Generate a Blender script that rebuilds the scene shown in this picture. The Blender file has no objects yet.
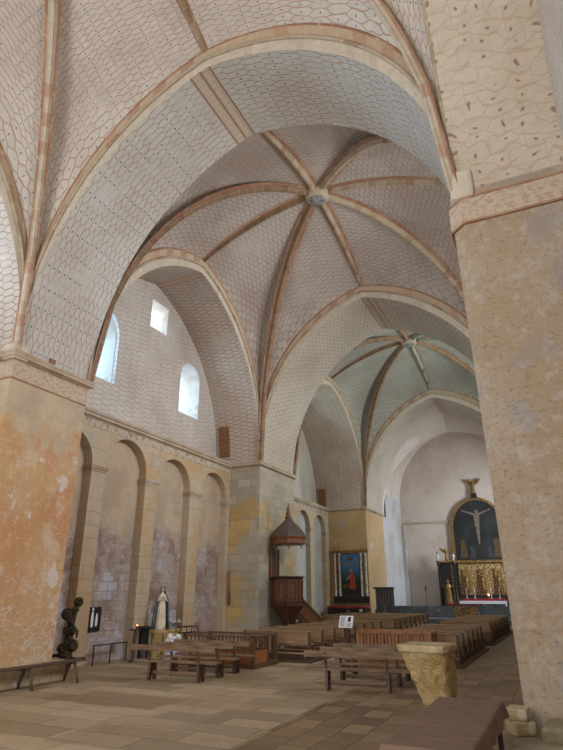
import bpy, bmesh, math, random
from mathutils import Vector, Matrix
random.seed(7)
SC = bpy.context.scene
COL = SC.collection
PI = math.pi

# ------------------------------------------------------------------ camera
PITCH = math.atan(563/1452.0)
YAW = math.atan((566-281.5)*math.cos(PITCH)/563.0)
cd = bpy.data.cameras.new('camera'); cam = bpy.data.objects.new('camera', cd); COL.objects.link(cam)
cd.sensor_fit = 'HORIZONTAL'; cd.sensor_width = 36; cd.lens = 36.0
cd.clip_start = 0.05; cd.clip_end = 400
cam.location = (0, 0, 1.9)
cam.rotation_euler = (PI/2+PITCH, 0, YAW)
SC.camera = cam

# ------------------------------------------------------------------ world, lights, exposure
SC.view_settings.view_transform = 'Standard'; SC.view_settings.look = 'None'
SC.view_settings.gamma = 1; SC.view_settings.use_curve_mapping = False
SC.view_settings.exposure = -0.05
w = bpy.data.worlds.new('daylight'); SC.world = w; w.use_nodes = True
w.node_tree.nodes['Background'].inputs[0].default_value = (0.72, 0.86, 1.0, 1)
w.node_tree.nodes['Background'].inputs[1].default_value = 2.2
def area(name, loc, aim, sx, sy, power, col=(1, 1, 1), spread=PI):
    l = bpy.data.lights.new(name, 'AREA'); l.shape = 'RECTANGLE'; l.size = sx; l.size_y = sy
    l.energy = power; l.color = col; l.spread = spread
    o = bpy.data.objects.new(name, l); COL.objects.link(o); o.location = loc
    o.rotation_euler = (Vector(aim)-Vector(loc)).to_track_quat('-Z', 'Y').to_euler()
    return o
WARM = (1.0, 0.93, 0.86); DAY = (0.97, 0.97, 1.0); BLUE = (0.84, 0.91, 1.0)
# daylight through the west front behind the viewer
area('west_window_light', (-6.0, -5.6, 6.5), (-6.0, 20, 6.6), 6.5, 9.0, 1250, (1.0, 0.98, 0.96))
# south porch and windows (right of and behind the viewer)
area('south_porch_light', (2.6, -1.2, 2.2), (-11, 9, 2.0), 2.2, 3.6, 560, (1.0, 0.84, 0.66))
area('south_window_light', (2.9, 2.0, 10.6), (-9, 8.5, 5.0), 1.6, 3.2, 500, DAY)
area('south_window_light', (2.9, 14.5, 10.4), (-9, 17, 4), 1.6, 3.0, 800, DAY)
area('south_window_light', (2.9, 18.5, 10.4), (-9, 17, 4), 1.6, 3.0, 600, DAY)
area('south_window_light', (2.9, 30.0, 10.2), (-9, 30, 6), 1.6, 3.0, 1100, (0.93, 1.0, 0.97))
area('south_window_light', (1.6, 45.0, 8.0), (-9, 46, 5), 1.8, 4.0, 1700, BLUE)
# north windows
area('north_window_light', (-15.0, 12.9, 10.6), (-6, 13.6, 7.5), 2.4, 3.4, 800, (.8, .9, 1))
area('north_window_light', (-15.0, 18.3, 10.4), (-6, 18.8, 7), 1.4, 2.6, 420, DAY)
area('north_window_light', (-15.0, 16.4, 12.6), (-8, 16.4, 10), 1.0, 1.0, 160, DAY)
area('north_window_light', (-15.0, 5.9, 10.2), (-6, 4, 6), 1.5, 3.0, 900, DAY)
area('north_window_light', (-16.2, 30.6, 10.4), (-6, 31, 6), 1.8, 3.2, 900, (1, 0.95, 0.8))
# added fill lights without fittings, out of view, turned up to brighten the vaults
area('vault_fill_light', (0.2, 3.0, 7.6), (-6, 4.0, 14), 1.2, 0.4, 60, WARM)
area('vault_fill_light', (0.2, 16.0, 7.4), (-6.2, 16.0, 15), 1.2, 0.4, 120, (1, .95, .9))
area('vault_fill_light', (0.2, 30.0, 7.4), (-6.2, 30.0, 15), 1.2, 0.4, 150, (.84, 1, .95))

# ------------------------------------------------------------------ material helpers
def s2l(c):
    return tuple((x/255/12.92 if x/255 <= 0.04045 else ((x/255+0.055)/1.055)**2.4) for x in c)+(1,)
class NT:
    def __init__(self, name):
        self.m = bpy.data.materials.new(name); self.m.use_nodes = True
        self.t = self.m.node_tree; self.b = self.t.nodes['Principled BSDF']
        self.b.inputs['Roughness'].default_value = 0.85
        self.uv = self.node('ShaderNodeTexCoord').outputs['UV']
        self.obj = self.t.nodes[-1].outputs['Object']
    def node(self, ty, **kw):
        n = self.t.nodes.new(ty)
        for k, v in kw.items(): setattr(n, k, v)
        return n
    def put(self, sock, v):
        if isinstance(v, bpy.types.NodeSocket): self.t.links.new(v, sock)
        elif v is not None:
            if isinstance(v, (int, float)) and sock.type == 'VECTOR': v = (v, v, v)
            sock.default_value = v
    def math(self, op, a, b=None, c=None, clamp=False):
        n = self.node('ShaderNodeMath', operation=op, use_clamp=clamp)
        self.put(n.inputs[0], a); self.put(n.inputs[1], b)
        if c is not None: self.put(n.inputs[2], c)
        return n.outputs[0]
    def vmath(self, op, a, b=None):
        n = self.node('ShaderNodeVectorMath', operation=op)
        self.put(n.inputs[0], a)
        if b is not None: self.put(n.inputs[1], b)
        return n.outputs[0]
    def scale(self, vec, s):
        n = self.node('ShaderNodeMapping'); self.put(n.inputs[0], vec)
        n.inputs['Scale'].default_value = s if isinstance(s, tuple) else (s, s, s)
        return n.outputs[0]
    def noise(self, vec, sc, det=4, rough=0.55, out=0):
        n = self.node('ShaderNodeTexNoise'); self.put(n.inputs['Vector'], vec)
        n.inputs['Scale'].default_value = sc; n.inputs['Detail'].default_value = det
        n.inputs['Roughness'].default_value = rough
        return n.outputs[out]
    def voronoi(self, vec, sc, feature='F1', out='Distance'):
        n = self.node('ShaderNodeTexVoronoi', feature=feature); self.put(n.inputs['Vector'], vec)
        n.inputs['Scale'].default_value = sc
        return n.outputs[out]
    def step(self, x, lo, hi):
        n = self.node('ShaderNodeMapRange'); n.interpolation_type = 'SMOOTHSTEP'
        self.put(n.inputs[0], x); n.inputs[1].default_value = lo; n.inputs[2].default_value = hi
        return n.outputs[0]
    def mix(self, f, a, b, mode='MIX'):
        n = self.node('ShaderNodeMix', data_type='RGBA', blend_type=mode)
        self.put(n.inputs[0], f)
        for s, v in ((n.inputs[6], a), (n.inputs[7], b)):
            if isinstance(v, tuple) and len(v) == 3: v = s2l(v)
            self.put(s, v)
        return n.outputs[2]
    def sep(self, v):
        n = self.node('ShaderNodeSeparateXYZ'); self.put(n.inputs[0], v); return n.outputs
    def comb(self, x, y, z=0.0):
        n = self.node('ShaderNodeCombineXYZ'); self.put(n.inputs[0], x); self.put(n.inputs[1], y); self.put(n.inputs[2], z)
        return n.outputs[0]
    def bump(self, h, strength=0.3, dist=0.02):
        n = self.node('ShaderNodeBump'); self.put(n.inputs['Height'], h)
        n.inputs['Strength'].default_value = strength; n.inputs['Distance'].default_value = dist
        self.t.links.new(n.outputs[0], self.b.inputs['Normal'])
    def color(self, c): self.put(self.b.inputs['Base Color'], s2l(c) if isinstance(c, tuple) and len(c) == 3 else c)
    def brick(self, vec, bw, bh, mortar=0.01, off=0.5, c1=(0, 0, 0, 1), c2=(1, 1, 1, 1)):
        n = self.node('ShaderNodeTexBrick', offset=off); self.put(n.inputs['Vector'], vec)
        n.inputs['Scale'].default_value = 1; n.inputs['Mortar Size'].default_value = mortar
        n.inputs['Brick Width'].default_value = bw; n.inputs['Row Height'].default_value = bh
        n.inputs['Mortar Smooth'].default_value = 0.3
        n.inputs['Color1'].default_value = c1; n.inputs['Color2'].default_value = c2
        n.inputs['Mortar'].default_value = (0.5, 0.5, 0.5, 1)
        return n.outputs['Color'], n.outputs['Fac']

def mat_plain(name, c, rough=0.8, metal=0, var=0.25, nscale=6):
    n = NT(name); nz = n.noise(n.obj, nscale, 4)
    c2 = tuple(x*(1-var) for x in c)
    n.color(n.mix(n.step(nz, .35, .7), c, c2)); n.b.inputs['Roughness'].default_value = rough
    n.b.inputs['Metallic'].default_value = metal
    return n.m
def mat_wood(name, c, c2, rough=0.6, axis=0):
    n = NT(name)
    sc = [14, 14, 14]; sc[axis] = 1.2
    g = n.noise(n.scale(n.obj, tuple(sc)), 1.6, 5, .6)
    g2 = n.noise(n.obj, 1.7, 2)
    inf = n.node('ShaderNodeObjectInfo').outputs['Random']
    col = n.mix(n.step(g, .35, .7), c, c2)
    k = n.math('ADD', n.math('MULTIPLY', g2, .35), n.math('MULTIPLY_ADD', inf, .25, .72))
    col = n.mix(1.0, col, n.comb(k, k, k), 'MULTIPLY')
    n.color(col); n.b.inputs['Roughness'].default_value = rough
    n.bump(g, .2, .004)
    return n.m
def plaster(name, cA, cB, cC, sc=1.0, thrB=(.45, .6), thrC=(.58, .66), joints=None, jcol=None, bump=.35,
            bricks=0.0, grime=None, rough=.9, jk=.55, pit=0, upper=None, rubble=None):
    """blotchy old plaster over masonry: three colours in worn patches, optional masonry joints"""
    n = NT(name)
    p = n.obj
    nb = n.noise(p, .55*sc, 7, .62)
    nc = n.noise(n.vmath('ADD', p, (13.1, 5.2, 3.3)), 1.1*sc, 6, .62)
    fine = n.math('ADD', n.math('MULTIPLY', n.noise(p, 9*sc, 6, .65), .5), n.math('MULTIPLY', n.noise(p, 34, 4, .7), .5))
    col = n.mix(n.step(nb, *thrB), cA, cB)
    col = n.mix(n.step(nc, *thrC), col, cC)
    v = n.math('MULTIPLY_ADD', fine, .5, .75)
    col = n.mix(1.0, col, n.comb(v, v, v), 'MULTIPLY')
    if pit:
        pz = n.noise(n.scale(p, (1, 1, 1.6)), 13, 8, .75); col = n.mix(n.math('MULTIPLY', n.step(pz, .53, .62), pit), col, tuple(int(c*.66) for c in cA))
        pz = n.noise(n.vmath('ADD', p, (4, 4, 4)), 5, 8, .75); col = n.mix(n.math('MULTIPLY', n.step(pz, .5, .64), pit), col, tuple(min(255, int(c*1.1)+8) for c in cC))
    h = n.math('ADD', n.math('MULTIPLY', fine, .6), n.math('MULTIPLY', nc, .8))
    if joints:
        jv = n.vmath('ADD', n.uv, n.vmath('MULTIPLY', n.vmath('SUBTRACT', n.noise(p, 1.3, 3, .5, 1), (.5, .5, .5)), (.07, .07, .07)))
        bc, bf = n.brick(jv, joints[0], joints[1], joints[2] if len(joints) > 2 else .012)
        fade = n.step(n.noise(n.vmath('ADD', p, (3, 7, 1)), .8, 4), .38, .6)
        if bricks:
            k = n.math('MULTIPLY_ADD', n.sep(bc)[0], bricks*2, 1-bricks)
            col = n.mix(1.0, col, n.comb(k, k, k), 'MULTIPLY')
        col = n.mix(n.math('MULTIPLY', n.math('MULTIPLY', bf, fade), jk), col, jcol or tuple(int(x*.62) for x in cA))
        h = n.math('SUBTRACT', h, n.math('MULTIPLY', bf, .8*jk/.55))
    if grime:   # stains: colour, noise thresholds, scale
        gz = n.noise(n.vmath('ADD', p, (31, 2, 9)), grime[3], 5, .6)
        col = n.mix(n.math('MULTIPLY', n.step(gz, grime[1], grime[2]), .85), col, grime[0])
    if upper:   # sound plaster survives above a ragged line: colour, height, raggedness
        zz = n.math('ADD', n.sep(p)[2], n.math('MULTIPLY', n.math('SUBTRACT', n.noise(p, .8, 6, .65), .5), upper[2]))
        uc = n.mix(1.0, n.mix(n.step(nc, .4, .6), upper[0], tuple(int(c*.93) for c in upper[0])), n.comb(v, v, v), 'MULTIPLY')
        col = n.mix(n.step(zz, upper[1]-.25, upper[1]+.35), col, uc)
    if rubble:  # bare stones with pale mortar below a ragged line
        rz = n.math('ADD', n.sep(p)[2], n.math('MULTIPLY', n.math('SUBTRACT', n.noise(n.vmath('ADD', p, (8, 3, 2)), .9, 6, .65), .5), 4.5))
        wp = n.vmath('ADD', n.scale(p, (1, 1, 1.5)), n.vmath('MULTIPLY', n.vmath('SUBTRACT', n.noise(p, 3, 3, .6, 1), (.5, .5, .5)), (.35, .35, .35)))
        vd = n.voronoi(wp, 3.4, 'DISTANCE_TO_EDGE')
        mk = n.math('MULTIPLY', n.math('SUBTRACT', 1, n.step(vd, .02, .09)), n.math('SUBTRACT', 1, n.step(rz, rubble[1]-.5, rubble[1]+.3)))
        mk = n.math('MULTIPLY', mk, n.step(n.noise(p, 1.7, 5, .6), .42, .58))
        col = n.mix(n.math('MULTIPLY', mk, .5), col, rubble[0]); h = n.math('ADD', h, n.math('MULTIPLY', n.step(vd, 0, .12), .4))
    n.color(col); n.b.inputs['Roughness'].default_value = rough
    n.bump(h, bump, .03)
    return n
def ogee(name, base, base2, line, su, sv, lw=.012, amp=.8, dots=None, crown=None, strength=.75, wob=.05, courses=.28, swap=False):
    """limewash painted with rows of interlocking curved hexagons (UV in metres)"""
    n = NT(name)
    d = n.vmath('MULTIPLY', n.vmath('SUBTRACT', n.noise(n.uv, 1.6, 2, .5, 1), (.5, .5, .5)), (wob*2, wob*2, wob*2))
    q = n.vmath('ADD', n.uv, d)
    x, y, _ = n.sep(q)
    if swap: x, y = y, x
    up = n.math('DIVIDE', x, su); vp = n.math('DIVIDE', y, sv)
    s = n.math('MULTIPLY', n.math('SINE', n.math('MULTIPLY', up, 2*PI)), 1.9)
    s = n.math('MULTIPLY', n.math('MINIMUM', n.math('MAXIMUM', s, -1), 1), .5*amp)
    p = n.math('PINGPONG', vp, 1)
    e = n.math('ABSOLUTE', n.math('SUBTRACT', p, n.math('ADD', s, .5)))
    wv = lw/sv
    ln = n.math('SUBTRACT', 1, n.step(e, wv*.6, wv*1.9))
    brk = n.step(n.noise(n.obj, .8, 4), .22, .5)
    ln = n.math('MULTIPLY', n.math('MULTIPLY', ln, brk), strength)
    pn = n.noise(n.obj, .35, 6, .6); fn = n.noise(n.obj, 5, 6, .6)
    col = n.mix(n.step(pn, .38, .66), base, base2)
    k = n.math('MULTIPLY_ADD', fn, .36, .82)
    col = n.mix(1.0, col, n.comb(k, k, k), 'MULTIPLY')
    bc, bf = n.brick(n.uv, .55, courses, .012)
    col = n.mix(n.math('MULTIPLY', bf, .22), col, tuple(int(c*.7) for c in base))
    col = n.mix(ln, col, line)
    if dots:
        def dist(pu, pv):
            fx = n.math('SUBTRACT', n.math('FRACT', n.math('ADD', up, .5-pu)), .5)
            fy = n.math('SUBTRACT', n.math('FRACT', n.math('ADD', n.math('DIVIDE', vp, 2), .5-pv)), .5)
            return n.math('SQRT', n.math('ADD', n.math('POWER', n.math('MULTIPLY', fx, su), 2), n.math('POWER', n.math('MULTIPLY', fy, sv*2), 2)))
        dd = n.math('MINIMUM', dist(.25, 0), dist(.75, .5))
        keep = n.math('GREATER_THAN', n.noise(n.uv, .9, 2), .42)
        col = n.mix(n.math('MULTIPLY', n.math('SUBTRACT', 1, n.step(dd, dots[1]*.7, dots[1]*1.3)), n.math('MULTIPLY', keep, .8)), col, dots[0])
    if crown:   # painted double band across the crown of the arch (UV v = 0)
        a = n.math('ABSOLUTE', n.sep(n.uv)[1])
        inside = n.math('LESS_THAN', a, crown[0])
        edge = n.math('MULTIPLY', inside, n.math('GREATER_THAN', a, crown[0]-.05))
        mid = n.math('LESS_THAN', a, .03)
        col = n.mix(n.math('MULTIPLY', inside, .7), col, crown[1])
        col = n.mix(n.math('MULTIPLY', n.math('MAXIMUM', edge, mid), .8), col, crown[2])
    n.color(col)
    n.bump(n.math('SUBTRACT', n.math('ADD', fn, n.math('MULTIPLY', pn, .5)), n.math('MULTIPLY', bf, .25)), .25, .02)
    return n.m
def rib_mat(name, cols, blk=.34):
    n = NT(name)
    x, y, _ = n.sep(n.uv)
    blki = n.math('FLOOR', n.math('DIVIDE', y, blk))
    wn = n.node('ShaderNodeTexWhiteNoise', noise_dimensions='1D'); n.put(wn.inputs['W'], blki); r = wn.outputs['Value']
    col = n.mix(n.math('GREATER_THAN', r, .55), cols[0], cols[1])
    col = n.mix(n.math('GREATER_THAN', r, .8), col, cols[2])
    f = n.math('FRACT', n.math('DIVIDE', y, blk))
    j = n.math('MULTIPLY', n.math('LESS_THAN', f, .06), .28)
    col = n.mix(j, col, (215, 200, 175))
    fn = n.noise(n.obj, 7, 5); k = n.math('MULTIPLY_ADD', fn, .5, .75)
    n.color(n.mix(1.0, col, n.comb(k, k, k), 'MULTIPLY')); n.bump(fn, .3, .02)
    return n.m

VL = (158, 112, 86)
M = {}
M['vault1'] = ogee('vault_near', (200, 194, 184), (186, 176, 166), (158, 114, 82), 1.0, .058, .0065, 1, courses=.3, strength=.75, wob=.07, dots=((104, 106, 118), .02))
M['vault2'] = ogee('vault_middle', (180, 170, 160), (162, 148, 136), (112, 76, 62), .5, .1, .010, 1, courses=.25, strength=.7)
M['vault3'] = ogee('vault_far', (168, 166, 156), (152, 148, 138), (106, 84, 72), .5, .12, .012, 1, courses=.25, strength=.65)
CR = (.3, (182, 164, 142), (140, 98, 74))
M['soffit1'] = ogee('arch_soffit_near', (192, 193, 188), (182, 178, 170), (158, 110, 78), 1.1, .088, .0085, 1, dots=((90, 92, 104), .028), crown=CR, courses=.3, swap=True, strength=.85, wob=.07)
M['soffit2'] = ogee('arch_soffit_far', (190, 180, 166), (176, 162, 148), (124, 92, 72), .5, .11, .010, 1, crown=CR, courses=.25, strength=.7)
M['side_soffit'] = ogee('side_arch_soffit', (190, 176, 162), (172, 156, 142), (126, 86, 66), .7, .09, .010, 1, courses=.3, strength=.8, crown=(.2, (180, 156, 130), (150, 104, 82)))
M['side_soffit_right'] = ogee('right_arch_soffit', (192, 182, 166), (180, 164, 142), (164, 128, 96), .85, .15, .010, .8, dots=((134, 92, 80), .034), courses=.35, strength=.42, wob=.34)
M['upper_wall'] = ogee('upper_wall_paint', (196, 190, 182), (178, 168, 158), (140, 102, 80), .8, .09, .009, 1, strength=.6, wob=.1)
M['ring'] = rib_mat('pale_voussoirs', [(196, 186, 168), (190, 178, 158), (202, 192, 176)], .24)
M['rib_ring'] = rib_mat('painted_voussoirs', [(188, 166, 140), (184, 152, 126), (170, 140, 118)], .45)
M['rib_pale'] = rib_mat('rib_pale_blocks', [(186, 172, 154), (178, 162, 142), (174, 146, 124)])
M['rib_light'] = rib_mat('rib_cream_blocks', [(172, 156, 134), (160, 142, 116), (154, 126, 104)])
M['rib_dark'] = rib_mat('rib_brown_blocks', [(138, 112, 88), (124, 104, 76), (130, 98, 80)])
M['rib_green'] = rib_mat('rib_green_blocks', [(140, 160, 148), (168, 162, 136), (130, 100, 86)])
M['band'] = plaster('painted_red_band', (152, 112, 88), (170, 134, 108), (182, 160, 138), 3, bump=.1).m
M['pier_left'] = plaster('pier_orange_plaster', (192, 158, 118), (186, 138, 98), (196, 172, 146), .9, thrB=(.4, .62), thrC=(.5, .64), joints=(.52, .3), bump=.5, jk=.12, pit=.35, grime=((206, 198, 192), .6, .66, 1.3), upper=((190, 172, 146), 5.4, 3.0), rubble=((212, 206, 202), 2.6)).m
M['pier_right'] = plaster('pier_right_plaster', (172, 156, 136), (166, 146, 120), (160, 152, 144), 1.0, joints=(.7, .36), bump=.8, jk=.12, pit=.6, grime=((150, 138, 134), .52, .68, .9)).m
M['pier_mid'] = plaster('pier_ashlar', (166, 156, 138), (186, 154, 98), (152, 150, 146), .8, thrB=(.5, .6), joints=(.62, .34, .016), bricks=.14, jk=.4, bump=.3, pit=.25).m
M['pier_far'] = plaster('pier_ochre_plaster', (182, 152, 110), (170, 142, 102), (168, 154, 132), .7, bump=.15, pit=.2, grime=((180, 182, 188), .62, .66, .6)).m
M['wall_low'] = plaster('arcade_recess_plaster', (164, 148, 138), (140, 118, 106), (176, 174, 180), 1.0, thrB=(.46, .58), thrC=(.56, .62), joints=(.5, .28), bump=.4, bricks=.1, grime=((128, 90, 80), .58, .68, .6), pit=.4, upper=((180, 162, 138), 3.7, 2.4)).m
M['wall_pil'] = plaster('arcade_pilaster_stone', (180, 164, 142), (180, 152, 116), (170, 162, 150), .6, joints=(.9, .38), bump=.2).m
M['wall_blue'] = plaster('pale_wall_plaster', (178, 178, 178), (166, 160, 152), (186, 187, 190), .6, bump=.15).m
M['wall_chancel'] = plaster('chancel_plaster', (196, 184, 172), (182, 166, 152), (200, 192, 186), .35, bump=.12).m
M['jamb'] = plaster('window_jamb_limewash', (206, 200, 194), (192, 176, 160), (210, 208, 206), 1.5, bump=.2).m
M['cornice'] = plaster('cornice_stone', (176, 160, 138), (164, 144, 120), (174, 166, 158), 2, bump=.3).m
M['plinth'] = plaster('plinth_stone', (180, 164, 136), (158, 136, 108), (190, 184, 178), 1.6, joints=(.5, .22), bump=.6).m
M['mossy'] = plaster('mossy_footing_stone', (160, 150, 126), (138, 128, 102), (112, 114, 84), 2.2, bump=.8, grime=((96, 102, 70), .55, .65, 2.5)).m
M['block'] = plaster('loose_block_stone', (184, 168, 132), (166, 146, 106), (194, 184, 160), 3, bump=.5).m
# frieze
n = plaster('painted_frieze', (204, 172, 140), (196, 150, 116), (200, 180, 160), 2, bump=.1)
x, y, _ = n.sep(n.uv)
z_ = n.noise(n.scale(n.uv, (9, 14, 1)), 1, 5, .7)
n.color(n.mix(n.math('MULTIPLY', n.step(z_, .46, .58), .7), (188, 172, 150), (160, 132, 116)))
M['frieze'] = n.m
n = NT('frieze_grey'); z_ = n.noise(n.scale(n.uv, (7, 5, 1)), 1, 4, .7)
n.color(n.mix(n.math('MULTIPLY', n.step(z_, .5, .58), .6), (184, 168, 148), (96, 86, 86))); M['frieze_grey'] = n.m
# floor flagstones: large slabs on the left, smaller worn ones beyond a long seam
n = NT('flagstones')
warp = n.vmath('MULTIPLY', n.vmath('SUBTRACT', n.noise(n.uv, .6, 2, .5, 1), (.5, .5, .5)), (.3, .3, 0))
q = n.vmath('ADD', n.uv, warp)
X_, Y_, _ = n.sep(n.uv); qx, qy, _ = n.sep(q)
bc, bf = n.brick(q, 1.3, .58, .011, .37)
bc2, bf2 = n.brick(n.vmath('ADD', q, (.37, .11, 0)), 2.6, 1.16, .0, .5)
bc3, bf3 = n.brick(n.comb(n.math('MULTIPLY', qy, 1), qx), .62, .42, .012, .43)
seam = n.math('GREATER_THAN', n.math('ADD', X_, n.math('MULTIPLY', Y_, .02)), -4.15)
near = n.math('MULTIPLY', seam, n.math('LESS_THAN', Y_, 60))
t1 = n.math('ADD', n.math('MULTIPLY', n.sep(bc)[0], .6), n.math('MULTIPLY', n.sep(bc2)[0], .4))
nb = n.noise(n.obj, .5, 6, .6); fn = n.noise(n.obj, 6, 6, .65)
ca = n.mix(n.step(t1, 0, 1), (122, 106, 86), (184, 166, 140))
cb = n.mix(n.step(n.sep(bc3)[0], 0, 1), (104, 86, 64), (148, 126, 98))
col = n.mix(near, ca, cb); bfm = n.math('ADD', n.math('MULTIPLY', bf, n.math('SUBTRACT', 1, near)), n.math('MULTIPLY', bf3, near))
col = n.mix(n.math('MULTIPLY', n.step(nb, .4, .62), .5), col, (152, 128, 92))
k = n.math('MULTIPLY_ADD', fn, .5, .75); col = n.mix(1.0, col, n.comb(k, k, k), 'MULTIPLY')
col = n.mix(n.math('MULTIPLY', bfm, .7), col, (62, 52, 42))
n.color(col); n.b.inputs['Roughness'].default_value = .6
n.bump(n.math('SUBTRACT', n.math('MULTIPLY', fn, .5), bfm), .4, .02); M['floor'] = n.m
# woods and the rest
M['bench'] = mat_wood('weathered_oak', (138, 110, 84), (96, 74, 54))
M['pew'] = mat_wood('pew_oak', (168, 138, 102), (128, 100, 70))
M['leg'] = mat_wood('bench_leg_oak', (96, 74, 54), (62, 46, 34), axis=2)
M['redwood'] = mat_wood('varnished_chestnut', (164, 108, 58), (118, 74, 40), .5, axis=2)
M['pulpitwood'] = mat_wood('pulpit_walnut', (122, 72, 44), (80, 46, 28), .45, axis=2)
M['oakdark'] = mat_wood('dark_oak', (112, 84, 58), (78, 56, 38), .55, axis=2)
M['darkwood'] = mat_wood('dark_walnut', (84, 52, 34), (48, 30, 22), .45, axis=2)
M['blackwood'] = mat_plain('black_wood', (34, 28, 26), .4)
M['nichewood'] = mat_wood('niche_board', (140, 96, 56), (98, 62, 36), axis=2)
M['gold'] = mat_plain('gilding', (160, 126, 72), .45, .4, .5, 9)
M['silver'] = mat_plain('silvered', (200, 198, 190), .5, .2)
M['black'] = mat_plain('black_metal', (22, 22, 26), .45)
M['iron'] = mat_plain('wrought_iron', (44, 42, 42), .5, .5)
M['white'] = mat_plain('white_paint', (226, 228, 232), .7, 0, .06)
M['bluecloth'] = mat_plain('pale_blue_cloth', (188, 202, 226), .8, 0, .15)
M['yellowstone'] = mat_plain('yellow_stone', (206, 176, 118), .8, 0, .15)
M['green'] = mat_plain('leaf_green', (58, 104, 50), .6, 0, .4, 30)
M['petal'] = mat_plain('pale_petals', (232, 214, 224), .7, 0, .1)
M['robe'] = mat_plain('cream_robe', (222, 208, 184), .7, 0, .12)
M['cloak'] = mat_plain('grey_blue_cloak', (104, 112, 120), .7, 0, .25)
M['skin'] = mat_plain('statue_flesh', (196, 156, 124), .6, 0, .1)
M['hair'] = mat_plain('statue_brown_hair', (92, 62, 40), .7)
M['red'] = mat_plain('red_cloth', (150, 28, 34), .8, 0, .2)
M['marble_pale'] = mat_plain('pale_grey_boss', (150, 152, 150), .7, 0, .5, 9)
M['slate'] = mat_plain('pulpit_slate', (94, 80, 74), .55, 0, .3, 14)
M['flame'] = NT('candle_glow').m
_b = M['flame'].node_tree.nodes['Principled BSDF']; _b.inputs['Emission Color'].default_value = (1, .25, .08, 1); _b.inputs['Emission Strength'].default_value = 5
M['marble'] = plaster('grey_marble', (110, 118, 124), (84, 90, 94), (146, 150, 152), 2, bump=.1, rough=.5).m
n = NT('gnarled_bark'); z_ = n.noise(n.obj, 14, 5); n.color(n.mix(n.step(z_, .4, .65), (34, 28, 22), (92, 76, 54))); n.bump(z_, .8, .03); M['bark'] = n.m
n = NT('gilt_relief'); v_ = n.voronoi(n.obj, 8); z_ = n.noise(n.obj, 12, 5)
n.color(n.mix(n.step(v_, .2, .65), (200, 168, 108), (128, 100, 62))); n.b.inputs['Metallic'].default_value = .2; n.b.inputs['Roughness'].default_value = .5
n.bump(n.math('SUBTRACT', z_, v_), 1, .05); M['relief'] = n.m
n = NT('carved_limestone'); z_ = n.noise(n.obj, 5, 6, .65)
wv = n.node('ShaderNodeTexWave', wave_type='RINGS', rings_direction='SPHERICAL'); n.put(wv.inputs['Vector'], n.vmath('MULTIPLY', n.vmath('FRACTION', n.vmath('MULTIPLY', n.obj, (5, 5, 4))), (.7, .7, .8)))
wv.inputs['Scale'].default_value = 3; wv.inputs['Distortion'].default_value = 5; wv.inputs['Detail'].default_value = 3; wv.inputs['Detail Scale'].default_value = 1.5
n.color(n.mix(n.step(z_, .38, .66), (184, 162, 116), (158, 128, 76))); n.bump(n.math('ADD', n.math('MULTIPLY', wv.outputs['Fac'], .3), z_), .8, .04); M['carved'] = n.m
n = NT('brown_tablecloth'); z_ = n.noise(n.scale(n.obj, (3, 14, 3)), 1, 4); n.color(n.mix(n.step(z_, .35, .7), (122, 98, 82), (102, 82, 68))); n.bump(z_, .3, .01)
M['tablecloth'] = n.m
n = NT('leaded_glass')
x, y, _ = n.sep(n.uv)
gx = n.math('LESS_THAN', n.math('FRACT', n.math('DIVIDE', x, .3)), .12); gy = n.math('LESS_THAN', n.math('FRACT', n.math('DIVIDE', y, .38)), .12)
lead = n.math('MAXIMUM', gx, gy)
tr = n.node('ShaderNodeBsdfTransparent'); tr.inputs[0].default_value = (.75, .9, 1, 1)
df = n.node('ShaderNodeBsdfDiffuse'); df.inputs[0].default_value = (.05, .1, .3, 1)
ms = n.node('ShaderNodeMixShader'); n.put(ms.inputs[0], n.math('MULTIPLY_ADD', lead, .8, .1)); n.put(ms.inputs[1], tr.outputs[0]); n.put(ms.inputs[2], df.outputs[0])
n.t.links.new(ms.outputs[0], n.t.nodes['Material Output'].inputs[0]); M['glass'] = n.m

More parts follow.
